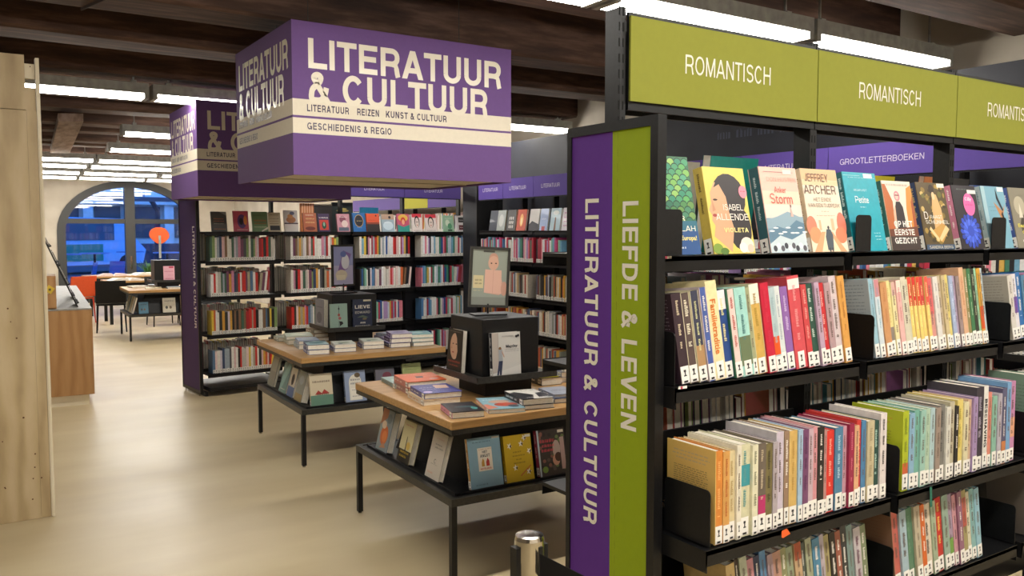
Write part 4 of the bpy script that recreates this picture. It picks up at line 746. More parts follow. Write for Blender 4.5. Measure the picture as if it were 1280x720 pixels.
# wall case covers (top shelf)
WF = [(.18, .15, '#3a4250', 'dark slate cover, leftmost on the wall bookcase', []), (.33, .15, '#a8b0ac', 'greyish cover beside the dark slate one', [('e', .5, .5, .3, .3, '#c8ccc8')]), (.52, .15, '#4a4846', 'black and white patterned cover', [('e', .3+.2*(i % 3), .2+.2*(i//3), .06, .08, '#c8c4bc') for i in range(9)]), (.70, .16, '#c8502c', 'red-orange cover with a flame', [('e', .5, .5, .2, .3, '#f0b060'), ('e', .5, .45, .1, .18, '#f8e0a0')]), (.92, .16, '#d0ccc8', 'white cover with a dark corner', [('p', [(0, 0), (1, 0), (1, .3), (.3, .45), (0, .3)], '#2a2830')]), (1.10, .13, '#a4b8e0', 'light blue cover with a red foot on the wall bookcase', [('m', .2, .5, .8, .08, '#e8f0ff'), ('r', .3, .0, .7, .2, '#c04a50')]), (1.27, .16, '#b0ccd8', 'sky cover with a brown tower', [('p', [(.4, 0), (.6, 0), (.55, .6), (.45, .6)], '#8a6a5a'), ('e', .5, .8, .3, .1, '#e8f0f0')]), (1.46, .17, '#e6e0e8', 'white cover with magenta words', [('m', .15, .75, .85, .07, '#b84aa0'), ('m', .15, .55, .85, .07, '#b84aa0'), ('m', .15, .38, .85, .07, '#b84aa0'), ('m', .15, .2, .85, .07, '#b84aa0')]), (1.68, .16, '#3f5aa8', 'cobalt blue cover with pale lettering', [('m', .15, .7, .85, .1, '#e8f0ff'), ('m', .15, .5, .85, .1, '#e8f0ff'), ('r', .0, .0, 1, .25, '#1a1a28')])]
for (lx, wd, c_, lab, art) in WF:
    book(WM @ Tm(lx, .03, 1.6115) @ Rx(-.15) @ Tm(0, .01, 0) @ Rz(-PI/2), wd, .215, .02, c_, lab, 'face-out covers on the top shelf of the wall bookcase', art=[('r', 0, 0, 1, 1, c_)]+art, lab=False, detail=False)
# spines in the two distant cases
rr = random.Random(21); cv, pg = MB(), MB()
palL = ['#ece8e2', '#f4f0ea', '#e6e2dc', '#f0d8d4', '#f2efe8', '#d8342f', '#e8c84a', '#dcd8d0', '#c9c4bc', '#b02c30', '#cc3a34', '#d86a3c', '#e0a848', '#3a4a6c', '#5a7a9c', '#4a6a58', '#8aa468', '#7a4a64', '#d08aa4', '#e4c0c0', '#2a2828', '#3a3836', '#8a6a50', '#b0a890', '#ece8e0', '#a4b0bc', '#d8d0dc', '#f0ece8', '#54545a']
palC = ['#f4f6f8', '#eef2f6', '#e4e8ec', '#c8d4e4', '#5a8ac0', '#2f5a98', '#c8405c', '#e88a9c', '#8ac4b0', '#4a8a74', '#e8e4dc', '#2a2c34', '#b89ad0', '#d8b45c', '#f0f0f0', '#7ab0d0', '#a83a4c']
def fill(Mx, x0, x1, z, pal, hh=.238, lean_end=True, gap=True):
    x = x0
    while x < x1:
        t_ = rr.uniform(.017, .030); h = hh*rr.uniform(.92, 1.06)
        ln = 0.0
        if lean_end and x > x1-.10: ln = -.12
        stuff_book(cv, pg, Mx @ Tm(x+t_/2, .012+rr.uniform(0, .008), z) @ Ry(-ln), .13, h, t_*.96, rr.choice(pal)); x += t_
for bi in range(4):
    for zi, z in enumerate(fz[1:]):
        pal = palL if bi < 2 else (palC if bi == 3 or zi > 1 else palL+palC)
        fill(FM, fb[bi]+.04+(.06 if bi else .03), fb[bi+1]-.04-(.12 if (bi+zi) % 3 == 1 else .03), z, pal, lean_end=(zi % 2 == 1))
    for z in fz[1:]:   # the other side of the double case
        x = fb[bi]+.05
        while x < fb[bi+1]-.10:
            t_ = rr.uniform(.017, .03); stuff_book(cv, pg, FM @ Tm(x+t_/2, .508, z) @ Rz(PI), .13, rr.uniform(.245, .285), t_*.96, rr.choice(palL), lab=False); x += t_
for bi in range(len(wb)-1):
    for zi, z in enumerate(wz[1:]):
        warm = ['#d2a03c', '#a8402c', '#c8a878', '#dcd4c4', '#2c2a2a', '#6a3c34', '#b8bcc4', '#8a8c80', '#54607c', '#c86a4a', '#e2d8c8']
        fill(WM, wb[bi]+.03, wb[bi+1]-.03-(.10 if (bi+zi) % 3 == 2 else .0), z, palC+['#d0508c', '#c83a50', '#e8a0b8'] if zi == 0 else warm, hh=.235, lean_end=False)
for z in (1.6, 1.28, .95, .6, .25):
    for q in range(4): fill(Tm(5.36, 12.9, 0) @ Rz(-PI/2), .87*q+.04, .87*q+.80, z, palL)
bb = cv.build('book', 'cover'); tag(bb, 'remaining spine-out books filling the long bookcase and the wall bookcases', 'books', kind='stuff')
pp = pg.build('pages', 'pages', bb); pp['kind'] = 'stuff'

# ================================================================== DISPLAY TABLES
def display_table(x, y, rz, sx, sy, label, ztop=.75):
    t_ = empty('display_table', (x, y, 0), rz, label, 'table', 'oak-topped black display tables')
    MB().bevbox(0, sx, 0, sy, ztop-.038, ztop, .004).build('table_top', 'oak_top', t_)
    part('apron', 'grey_metal', t_, (.004, sx-.004, .004, sy-.004, ztop-.062, ztop-.040))
    ins = .15
    # dark core with sloping display faces
    b_ = MB(); zt, zl = ztop-.062, .392
    b_.loft([[(ins+.02, ins+.02, zl), (sx-ins-.02, ins+.02, zl), (sx-ins-.02, sy-ins-.02, zl), (ins+.02, sy-ins-.02, zl)], [(ins+.10, ins+.10, zt), (sx-ins-.1, ins+.1, zt), (sx-ins-.1, sy-ins-.1, zt), (ins+.1, sy-ins-.1, zt)]]); b_.build('display_core', 'black_metal', t_)
    part('lower_shelf', 'black_metal', t_, (.03, sx-.03, .03, sy-.03, .376, .392))
    r_ = .028
    part('shelf_frame', 'grey_metal', t_, (0, sx, 0, r_, .36, .395), (0, sx, sy-r_, sy, .36, .395), (0, r_, r_, sy-r_, .36, .395), (sx-r_, sx, r_, sy-r_, .36, .395))
    part('lip', 'black_metal', t_, (.05, sx-.05, .045, .05, .392, .404), (.045, .05, .05, sy-.05, .392, .404))
    for a, b2 in ((0, 0), (sx-r_, 0), (0, sy-r_), (sx-r_, sy-r_)):
        l_ = part('leg', 'black_metal', t_, (a, a+r_, b2, b2+r_, .012, .36)); f_ = MB(); f_.lathe(a+r_/2, b2+r_/2, [(.011, 0), (.011, .006), (.005, .008), (.005, .014)], 12); f_.build('levelling_foot', 'chrome', l_)
    return Tm(x, y, 0) @ Rz(rz)
D1 = display_table(1.815, 3.27, math.radians(-1.5), 1.2, 1.17, 'nearest oak-topped display table with orange and navy books on top')
D2 = display_table(1.90, 5.50, math.radians(-2.0), 1.09, 1.15, 'middle oak-topped display table with stacked pale books and a navy cover display')
D3 = display_table(2.03, 13.25, math.radians(-2), 1.7, 1.1, 'distant display table by the arched window, partly behind the long bookcase')
def display_box(Mx, x, y, s, z0, z1, label, sp=.06):
    X = Mx @ Tm(x, y, 0); t_ = empty('display_box', (0, 0, 0), 0, label, 'display stand', 'black cube display stands on the tables'); t_.matrix_world = X @ Tm(0, 0, .75)
    dz = -.75
    part('pedestal', 'black_metal', t_, (.04, s-.02, .04, s-.02, .751+dz, z0-.02+dz)); part('base_plate', 'grey_metal', t_, (-sp, s+sp, -sp, s+sp, z0-.02+dz, z0+dz), (-sp, s+sp, -sp, -sp+.01, z0+dz, z0+.012+dz), (-sp, -sp+.01, -sp, s+sp, z0+dz, z0+.012+dz))
    MB().bevbox(.0, s, .0, s, z0+dz, z1+dz, .004).build('cube', 'black_metal', t_)
    return X
B1 = display_box(D1, .385, .395, .345, .86, 1.155, 'black cube stand with a standing woman cover on the nearest table', .07)
B2 = display_box(D2, .43, .60, .36, .865, 1.12, 'black cube stand with a navy cover on the middle table', .05)
B3 = display_box(D3, .42, .42, .37, .86, 1.17, 'black cube stand with a pink leaflet on the distant table', .05)
def poster(Mx, x, y, z0, wd, h, turn, roll, label, art, base_z):
    X = Mx @ Tm(x, y, base_z); t_ = empty('poster_stand', (0, 0, 0), 0, label, 'poster stand', 'small framed posters on poles'); t_.matrix_world = X @ Rz(turn)
    MB().box(-.09, .09, -.06, .06, .001, .008).build('base', 'black_metal', t_); MB().tube([(0, 0, .008), (0, 0, z0-base_z+.02)], .006, 10).build('pole', 'black_metal', t_)
    q = Ry(roll); f = .014; zz = z0-base_z
    mb = MB()
    for b_ in ((-wd/2, wd/2, -.008, .008, zz, zz+f), (-wd/2, wd/2, -.008, .008, zz+h-f, zz+h), (-wd/2, -wd/2+f, -.008, .008, zz+f, zz+h-f), (wd/2-f, wd/2, -.008, .008, zz+f, zz+h-f)): mb.box(*b_, M=Tm(0, 0, zz) @ q @ Tm(0, 0, -zz))
    mb.build('frame', 'grey_metal', t_)
    pb = MB(); T_ = Tm(0, 0, zz) @ q @ Tm(0, 0, -zz); pb.box(-wd/2+f, wd/2-f, -.002, .004, zz+f, zz+h-f, '#a8a89c', M=T_)
    Art(pb, wd-2*f, h-2*f, lambda u, v, l: T_ @ Vector((-wd/2+f+u, -.0025-l, zz+f+v))).add(*art); pb.build('print', 'print', t_)
P1 = [('r', 0, 0, 1, 1, '#8e9488'), ('r', 0, 0, 1, .14, '#7f8279'), ('e', .60, .84, .13, .10, '#b98a78'), ('e', .60, .76, .15, .13, '#c79c86'), ('e', .54, .755, .025, .012, '#3a2c28'), ('e', .67, .755, .025, .012, '#3a2c28'), ('p', [(.36, .22), (.80, .18), (.95, .30), (.80, .55), (.38, .5)], '#c09684'), ('p', [(.36, .22), (.86, .20), (.84, .63), (.37, .64)], '#cfa492'), ('r', .603, .21, .609, .635, '#a87e6e'), ('e', .93, .3, .09, .13, '#bd8f7c'), ('r', .04, .30, .33, .53, '#c7b98f'), ('m', .09, .43, .28, .035, '#6a6650'), ('m', .09, .37, .28, .035, '#6a6650'), ('m', .06, .25, .30, .015, '#c7b98f'), ('r', .3, .95, .62, .985, '#4a4a44')]
poster(B1, .155, .21, 1.195, .225, .325, math.radians(-12), math.radians(3), 'framed portrait poster of a face behind a paper sheet, on the nearest cube', P1, 1.155)
P2 = [('r', 0, 0, 1, 1, '#b8b4d0'), ('r', 0, .5, 1, 1, '#9aa0cc'), ('p', [(.2, .3), (.7, .4), (.9, .8), (.5, .9)], '#8a6aa8'), ('e', .4, .25, .3, .14, '#d8ccb4'), ('e', .6, .6, .2, .2, '#dfe0e8'), ('r', .15, .12, .6, .25, '#e6dcc0'), ('e', .5, .8, .15, .08, '#6a7ab8')]
poster(B2, .16, .19, 1.175, .22, .325, math.radians(18), 0, 'narrow framed poster in lilac and blue on the middle cube', P2, 1.12)
# standing books on the cubes
def upright(Mx, x, y, z, wd, h, t_, turn, lean, **kw): return book(Mx @ Tm(x, y, z) @ Rz(turn) @ Rx(-lean) @ Tm(0, t_/2, 0) @ Rz(-PI/2), wd, h, t_, **kw)
may = [('r', 0, 0, 1, 1, '#d4d2cc'), ('r', 0, 0, .22, 1, '#c4bab0'), ('p', [(0, 0), (1, 0), (1, .25), (0, .08)], '#dedcd6'), ('r', .2, .2, .215, 1, '#a8a098'), ('e', .27, .64, .05, .04, '#8a6440'), ('p', [(.22, .36), (.36, .36), (.35, .62), (.22, .62)], '#a9aeb4'), ('p', [(.22, .36), (.36, .36), (.30, .04), (.24, .04)], '#2f3650'), ('p', [(.14, .04), (.20, .04), (.30, .36), (.22, .36)], '#343c58'), ('p', [(.34, .6), (.42, .45), (.4, .43), (.33, .55)], '#c79c84'), ('r', .34, .9, .75, .93, '#bdbbb8'), ('t', 'Mayday', .68, .66, .06, .42, '#3a3c46', 1), ('m', .45, .60, .95, .02, '#9a9a9c'), ('m', .45, .56, .95, .02, '#a8a8aa'), ('e', .86, .9, .04, .03, '#24242a'), ('e', .93, .915, .04, .03, '#24242a')]
upright(B1, .035, -.050, .862, .168, .225, .030, 0, .06, col='#d4d2cc', label='white cover titled Mayday with a standing woman, on the black cube', group='books displayed on the cube stands', spine='#22222a', art=may, fg='#c8c8c8')
wface = [('r', 0, 0, 1, 1, '#2b231c'), ('e', .48, .60, .30, .31, '#c9a184'), ('p', [(.5, .93), (.62, .80), (.70, .5), (.62, .32), (.95, .3), (1, .9)], '#1d1612'), ('e', .60, .66, .05, .015, '#2a1c18'), ('e', .38, .66, .05, .015, '#2a1c18'), ('e', .40, .46, .07, .018, '#9c4a40'), ('p', [(.3, .66), (.25, .54), (.34, .53)], '#b58a6e'), ('m', .1, .22, .9, .06, '#b04a3c'), ('m', .2, .14, .8, .04, '#b04a3c'), ('m', .1, .94, .9, .02, '#8a8070')]
book(B1 @ Tm(-.050, .30, .862) @ Rz(-PI/2) @ Rx(-.07) @ Tm(0, .014, 0) @ Rz(-PI/2), .16, .225, .028, '#2b231c', 'dark cover with a pale woman\'s face on the left side of the near cube', 'books displayed on the cube stands', art=wface, lab=False)
lieve = [('r', 0, 0, 1, 1, '#1e2a48'), ('t', 'LIEVE', .5, .68, .12, .82, '#e6e2d4', 1), ('t', 'EDWARD', .5, .50, .085, .80, '#d8d4c8', 0), ('p', [(.2, .36), (.5, .44), (.8, .36), (.6, .3), (.4, .42)], '#5a6a5a'), ('e', .6, .3, .12, .03, '#7a6a4a'), ('t', 'ANN', .5, .14, .06, .28, '#e6e2d4', 1), ('m', .1, .04, .9, .05, '#d0ccc0'), ('r', .55, .93, .95, .99, '#cfc8b0')]
upright(B2, .155, -.032, .867, .155, .215, .02, 0, .04, col='#1e2a48', label='navy cover reading LIEVE EDWARD on the middle cube', group='books displayed on the cube stands', art=lieve, lab=False)
mint = [('r', 0, 0, 1, 1, '#9dbcae'), ('r', .49, .55, .51, .92, '#2a2a2c'), ('e', .5, .8, .04, .05, '#2a2a2c'), ('e', .5, .55, .07, .06, '#b0524a'), ('e', .55, .42, .09, .06, '#b8686a'), ('r', .49, .05, .51, .32, '#3a3a3c'), ('p', [(.55, .1), (.75, .2), (.7, .28), (.52, .3)], '#1e1e20')]
upright(B2, -.025, -.032, .867, .135, .19, .02, 0, .04, col='#9dbcae', label='mint green cover with a slim ornament on the middle cube', group='books displayed on the cube stands', art=mint, lab=False)
book(B2 @ Tm(-.045, .27, .867) @ Rz(-PI/2) @ Rx(-.02) @ Tm(0, .018, 0) @ Rz(-PI/2), .20, .215, .036, '#7f8088', 'thick grey book on the left side of the middle cube', 'books displayed on the cube stands', art=[('r', 0, 0, 1, 1, '#84858c'), ('m', .15, .7, .85, .06, '#4a4c58'), ('e', .5, .35, .3, .2, '#5c5e6a'), ('m', .2, .1, .8, .04, '#c8c8cc')], lab=False)
upright(B3, .12, -.03, .862, .16, .22, .006, 0, .04, col='#d8a0b0', label='pink leaflet standing on the distant cube', group='leaflets', art=[('r', 0, 0, 1, 1, '#e0aab8'), ('m', .1, .6, .9, .08, '#b84a68'), ('r', .5, .86, .9, .97, '#c03a58'), ('m', .15, .1, .9, .08, '#b84a68'), ('m', .4, .35, .9, .05, '#c8687f')], lab=False, detail=False, name='leaflet')['category'] = 'leaflet'
# books leaning on the lower shelves
def front_lean(Mx, x, wd, h, t_, lean=.20, y=.058, **kw): return book(Mx @ Tm(x, y, .404) @ Rx(-lean) @ Tm(0, t_/2, 0) @ Rz(-PI/2), wd, h, t_, **kw)
def side_lean(Mx, y, wd, h, t_, lean=.26, x=.056, **kw):      # faces -x; y = far (left) edge of the cover
    return book(Mx @ Tm(x, y, .404) @ Rz(-PI/2) @ Rx(-lean) @ Tm(0, t_/2, 0) @ Rz(-PI/2), wd, h, t_, **kw)
anker = [('r', 0, 0, 1, 1, '#86aabd'), ('m', .15, .9, .7, .025, '#4a6470'), ('r', .28, .33, .72, .79, '#e9dfcf'), ('m', .32, .75, .7, .02, '#b08a60'), ('t', 'HET', .5, .68, .05, .16, '#2a3a44', 1), ('t', 'ANGST', .5, .60, .06, .30, '#2a3a44', 1), ('p', [(.38, .42), (.47, .42), (.46, .54), (.42, .58), (.38, .5)], '#c8963c'), ('p', [(.52, .42), (.62, .42), (.62, .52), (.57, .58), (.52, .5)], '#c03a2c'), ('t', 'KETELHUIS', .5, .355, .035, .34, '#c0583a', 1), ('m', .15, .05, .5, .035, '#5a7886'), ('r', .75, .95, .98, .985, '#e6e2d8')]
front_lean(D1, .135, .175, .233, .024, col='#7fa6ba', spine='#c9964a', art=anker, label='light blue cover with two small figures on a white label, lower shelf', group='books leaning on the lower shelf of the near table')
yel = [('r', 0, 0, 1, 1, '#cfae1c')]
for cx, cy, a in ((.2, .78, .5), (.62, .80, -.4), (.9, .62, .3), (.35, .30, 1.0), (.82, .18, -.6), (.75, .92, .1)):
    yel += [('p', [(cx+.10*math.cos(a+q)*(1 if i % 2 else .45), cy+.075*math.sin(a+q)*(1 if i % 2 else .45)) for i, q in enumerate([k*PI/5 for k in range(10)])], '#efe9dc'), ('p', [(cx, cy), (cx+.07, cy+.03), (cx+.05, cy-.05)], '#3a2c26')]
yel = [y_ for y_ in yel if y_[0] != 'p' or all(0 <= q[0] <= 1 and 0 <= q[1] <= 1 for q in y_[1])]
yel += [('m', .3, .62, .6, .035, '#7a6414'), ('m', .28, .54, .72, .035, '#7a6414'), ('m', .4, .46, .6, .03, '#7a6414'), ('m', .3, .38, .7, .04, '#7a6414'), ('p', [(.5, .12), (.9, .32), (.92, .30), (.52, .10)], '#c8702c'), ('r', .78, .93, .98, .985, '#e6e2d8')]
front_lean(D1, .330, .155, .22, .024, col='#c9a41a', art=yel, label='mustard yellow cover with white birds, lower shelf of the near table', group='books leaning on the lower shelf of the near table', fg='#7a6414')
fam = [('r', 0, 0, 1, 1, '#3a302c')]+[('e', R.uniform(.08, .92), R.uniform(.1, .92), .06, .04, R.choice(['#6a7a4a', '#c8b0b8', '#2a2422', '#8a5a4a', '#5a4c44'])) for _ in range(30)]+[('e', .66, .55, .14, .2, '#b8a49c'), ('e', .62, .32, .13, .12, '#c8947c'), ('e', .70, .38, .12, .1, '#4a2c20'), ('r', .8, .1, .95, .8, '#b89a94'), ('m', .08, .72, .6, .08, '#e0505c'), ('m', .15, .62, .6, .07, '#e0505c'), ('m', .12, .52, .55, .07, '#e0505c'), ('e', .2, .14, .1, .07, '#7a9a3c'), ('r', 0, 0, .06, 1, '#b9c8d2'), ('r', .75, .9, .96, .96, '#e0d8c8')]
front_lean(D1, .520, .165, .225, .03, col='#3a302c', spine='#b4405c', art=fam, label='dark crowded cover with red title, lower shelf beside the end sign', group='books leaning on the lower shelf of the near table')
side_lean(D1, 1.02, .15, .225, .040, col='#8a9aa0', art=[('r', 0, 0, 1, 1, '#8f9aa0'), ('p', [(0, .6), (.5, .8), (.5, 1), (0, 1)], '#b87a58'), ('e', .5, .38, .32, .24, '#d8703a'), ('e', .35, .62, .2, .1, '#e8d0b8'), ('e', .55, .35, .2, .14, '#e88a4a'), ('p', [(.3, .05), (.8, .1), (.6, .22)], '#c8906c'), ('e', .7, .8, .2, .12, '#74858c')], label='grey cover with a large orange shape, leftmost on the near lower shelf', group='books leaning on the lower shelf of the near table')
side_lean(D1, .735, .145, .215, .034, col='#d9cfa0', art=[('r', 0, 0, 1, 1, '#dcd2a4'), ('r', 0, 0, 1, .30, '#1f1c1a'), ('e', .5, .5, .03, .14, '#1c1a1a'), ('p', [(.47, .3), (.55, .3), (.52, .6)], '#1c1a1a'), ('m', .15, .22, .85, .06, '#d9b83c'), ('m', .15, .12, .7, .06, '#d9b83c'), ('m', .2, .88, .8, .03, '#c86a70'), ('e', .7, .42, .15, .1, '#e0c060')], label='pale yellow cover with a black figure, middle one on the near lower shelf', group='books leaning on the lower shelf of the near table')
side_lean(D1, .395, .15, .225, .026, col='#cfc6ba', art=[('r', 0, 0, 1, 1, '#d2c9bd'), ('m', .3, .85, .8, .03, '#c89a94'), ('m', .3, .72, .75, .035, '#6a6a68'), ('m', .3, .65, .85, .035, '#6a6a68'), ('e', .5, .38, .08, .05, '#8a8a80'), ('e', .52, .38, .06, .035, '#d2c9bd'), ('m', .25, .3, .7, .02, '#8a8a80'), ('m', .15, .1, .5, .05, '#d8a080')], label='cream cover with thin grey lettering, nearest on the side of the near table', group='books leaning on the lower shelf of the near table')
front_lean(D2, .085, .16, .218, .024, col='#c8b99c', art=[('r', 0, .32, 1, 1, '#cdbfa2'), ('r', 0, 0, 1, .32, '#5f8470'), ('m', .12, .72, .88, .07, '#5a3a30'), ('p', [(.2, .34), (.35, .48), (.5, .38), (.62, .5), (.85, .36)], '#a03028'), ('m', .3, .32, .8, .06, '#2c2422')], label='beige cover with a green foot and red houses, middle table lower shelf', group='books leaning on the lower shelf of the middle table')
front_lean(D2, .335, .155, .218, .026, col='#7c8cac', art=[('r', 0, 0, 1, 1, '#8896b2'), ('e', .5, .62, .30, .26, '#ded8c8'), ('r', .2, .05, .8, .62, '#ded8c8'), ('e', .62, .85, .14, .08, '#5a4a30'), ('m', .28, .68, .72, .07, '#3a4460'), ('m', .28, .56, .72, .07, '#3a4460'), ('r', .27, .08, .73, .44, '#e8e2d4'), ('m', .32, .36, .7, .04, '#6a6a70'), ('m', .32, .16, .7, .04, '#6a6a70')], label='blue-grey cover with a cream arch, middle table lower shelf', group='books leaning on the lower shelf of the middle table')
front_lean(D2, .57, .145, .212, .026, col='#5c5a66', art=[('r', 0, 0, 1, 1, '#605e6a'), ('e', .6, .76, .24, .13, '#6a2c3c'), ('e', .6, .22, .24, .18, '#6a2c3c'), ('m', .1, .5, .9, .04, '#8a8894')], label='dark grey cover with maroon blots, middle table lower shelf', group='books leaning on the lower shelf of the middle table')
front_lean(D2, .78, .15, .235, .02, col='#9ca468', art=[('m', .1, .8, .9, .04, '#7a8450')], label='olive green cover mostly hidden behind the near table', group='books leaning on the lower shelf of the middle table')
side_lean(D2, 1.08, .17, .235, .02, col='#8a8f84', art=[('r', .1, .5, .9, .9, '#9a9c8c')], label='grey-green cover farthest along the side of the middle table', group='books leaning on the lower shelf of the middle table')
side_lean(D2, .76, .17, .225, .022, col='#6f9a98', art=[('p', [(0, 0), (.4, .2), (1, .9), (.7, 1), (.2, .6)], '#8ab8b4'), ('m', .2, .1, .8, .05, '#e0e4dc')], label='teal cover on the side of the middle table', group='books leaning on the lower shelf of the middle table')
side_lean(D2, .555, .14, .21, .02, col='#7d8ea8', art=[('r', 0, .35, 1, 1, '#d4ccb8'), ('e', .5, .6, .22, .2, '#2c2a2c'), ('r', 0, 0, 1, .35, '#5a74a0')], label='pale cover with a black oval and blue foot, side of the middle table', group='books leaning on the lower shelf of the middle table')
side_lean(D2, .37, .16, .215, .05, col='#9aa098', pages='#b89a6a', art=[('r', 0, 0, 1, 1, '#9aa098'), ('e', .5, .7, .3, .15, '#aab4b8'), ('r', 0, 0, 1, .25, '#a89468')], label='thick grey book nearest the corner, side of the middle table', group='books leaning on the lower shelf of the middle table')
for (x, c_, h, wd, lab) in ((.14, '#4f7f98', .17, .13, 'blue cover on the distant table lower shelf'), (.47, '#cfc8b4', .22, .18, 'white cover with small pictures on the distant table lower shelf'), (.72, '#a89474', .25, .26, 'tan picture book at the right of the distant table')):
    front_lean(D3, x, wd, h, .02, col=c_, art=[('e', .3, .35, .1, .1, '#4a4a48'), ('e', .6, .35, .1, .1, '#6a5a48'), ('m', .15, .75, .85, .08, '#2c2c2c')], label=lab, group='books leaning on the distant table', lab=False, detail=False)
for k in range(4):
    side_lean(D3, .95-.22*k, .16, .24, .02, col=['#b8b4a0', '#7a8a84', '#c8b890', '#d8d4c8'][k], art=[('e', .5, .5, .3, .3, ['#8a8a74', '#5a6a64', '#a89870', '#b8b4a8'][k])], label='%s book leaning on the left side of the distant table' % ['grey-cream', 'grey-green', 'straw coloured', 'white'][k], group='books leaning on the distant table', lab=False, detail=False)

# books lying on the tables. spine direction: 's' spine to -x side (height runs along y)
def lying(Mx, x, y, z, wd, h, t_, turn, **kw):
    # x, y = near-left corner; spine faces -x; height runs along +y
    X = Mx @ Tm(x, y, z+t_/2) @ Rz(turn) @ Rz(-PI/2) @ Ry(-PI/2)
    return book(X, wd, h, t_, **kw)
G1 = 'books lying on the nearest display table'; G2 = 'books lying on the middle display table'
z0 = .7505
def at(Mx, wx, wy):   # world to table frame
    v = Mx.inverted() @ Vector((wx, wy, 0)); return v.x, v.y
def lie(Mx, wx, wy, z, wd, h, t_, deg, **kw):
    x, y = at(Mx, wx, wy); return lying(Mx, x, y, z, wd, h, t_, math.radians(deg), **kw)
def cov(c, *a): return [('r', 0, 0, 1, 1, c)]+list(a)
# nearest table
lie(D1, 1.848, 3.323, z0, .155, .215, .030, -13, col='#26242a', spine='#d890b4', art=cov('#28262c', ('e', .55, .5, .30, .08, '#3f5a60'), ('m', .2, .6, .8, .04, '#8a5a60'), ('e', .8, .3, .1, .14, '#4a8a88'), ('m', .2, .2, .6, .03, '#6a6a70')), label='black cover with a pink spine at the near corner of the table', group=G1, fg='#8a3a60')
lie(D1, 2.045, 3.325, z0, .18, .28, .020, -17, col='#7fa6b4', spine='#d8a8a4', art=cov('#8ab0bc', ('e', .6, .35, .32, .16, '#b8503c'), ('e', .5, .6, .3, .12, '#c8a08c'), ('e', .75, .2, .15, .1, '#3a4a58'), ('m', .1, .75, .9, .06, '#e0e8ea'), ('p', [(0, 0), (.3, .1), (.1, .4), (0, .4)], '#d88a74')), label='pale blue paperback with reddish picture beside the pink-spined book', group=G1)
lie(D1, 2.230, 3.300, z0, .16, .235, .022, -9, col='#2a2a2e', art=None, label='lower book of the black and white stack at the front of the near table', group=G1)
lie(D1, 2.222, 3.300, z0+.0225, .16, .235, .030, -9, col='#2c2c30', art=cov('#d8d4cc', ('p', [(0, 0), (.35, 0), (.6, .4), (.2, .8), (0, .7)], '#28282c'), ('p', [(.6, .1), (1, .05), (1, .6), (.75, .55)], '#3a3a40'), ('m', .3, .85, .9, .06, '#28282c'), ('m', .2, .1, .9, .06, '#f0ece4')), label='black and white cover on top of the stack at the front of the near table', group=G1, fg='#f0f0f0')
lie(D1, 2.440, 3.345, z0, .16, .22, .024, -6, col='#2c3450', art=cov('#34405c', ('m', .2, .5, .8, .08, '#a8b0c4'), ('e', .4, .7, .2, .1, '#5a6a8c')), label='navy book on the near table next to the end sign', group=G1)
lie(D1, 2.455, 3.365, z0+.0245, .14, .2, .016, -10, col='#8a90a0', art=cov('#9aa0ac', ('m', .2, .5, .8, .08, '#3a4050')), label='grey paperback on top of the navy book next to the end sign', group=G1, lab=False)
lie(D1, 1.955, 4.145, z0, .19, .26, .022, -6, col='#7c9490', art=cov('#8ea6a0', ('e', .4, .5, .3, .2, '#a8bab0'), ('p', [(.5, 0), (1, 0), (1, .4)], '#4c5c58')), label='grey-green book at the far left corner of the near table', group=G1, fg='#3a4a48')
lie(D1, 1.935, 3.945, z0, .21, .245, .036, -6, col='#b88a84', spine='#a8706c', art=None, label='lower book under the orange one on the near table', group=G1)
lie(D1, 1.930, 3.940, z0+.0365, .215, .25, .032, -7, col='#d8602c', spine='#c87a74', art=cov('#dc642e', ('p', [(.38, .42), (.55, .4), (.6, .58), (.4, .6)], '#3a2a24'), ('m', .1, .8, .8, .03, '#f0c8a8'), ('m', .62, .5, .95, .05, '#e8a880'), ('e', .75, .2, .12, .06, '#c8b0a4')), label='orange book on top of its stack at the left of the near table', group=G1, fg='#f0d8c8')
lie(D1, 1.872, 3.648, z0, .195, .245, .030, -6, col='#e0c49a', spine='#e4d8c8', art=None, label='lower book under the navy cover on the near table', group=G1, fg='#c8884a')
lie(D1, 1.880, 3.655, z0+.0305, .195, .24, .028, -8, col='#3a3c84', spine='#4a4a8c', art=cov('#3e4088', ('e', .15, .15, .12, .1, '#b8a8d0'), ('p', [(.5, .5), (.85, .45), (.9, .8), (.55, .85)], '#d0a890'), ('m', .1, .6, .5, .05, '#c8c4e0'), ('m', .1, .4, .6, .05, '#c8c4e0'), ('m', .3, .2, .9, .04, '#8a8ac0')), label='navy cover with a peach picture on top of its stack on the near table', group=G1)
lie(D1, 2.665, 3.775, z0, .13, .19, .042, -5, col='#2a2826', spine='#232120', art=cov('#2a2826', ('m', .1, .5, .9, .1, '#e0d43a')), label='thick black book with yellow lettering right of the near cube', group=G1, fg='#f0ece0')
lie(D1, 2.660, 3.79, z0+.043, .12, .17, .004, -9, col='#d8cf2c', art=None, label='thin yellow booklet on the thick black book', group=G1, lab=False, detail=False)
for k, (c_, lab) in enumerate((('#b8b4bc', 'lowest grey book of the stack far right on the near table'), ('#8c90a8', 'middle lilac-grey book of the stack far right on the near table'), ('#a8a4b4', 'top mottled book of the stack far right on the near table'))):
    lie(D1, 2.80+.012*k, 3.80-.01*k, z0+.031*k, .16, .22, .030, -4-3*k, col=c_, art=cov(c_, ('e', .5, .5, .3, .3, shade(c_, .7)), ('m', .15, .8, .85, .06, '#3a3a44')), label=lab, group=G1)
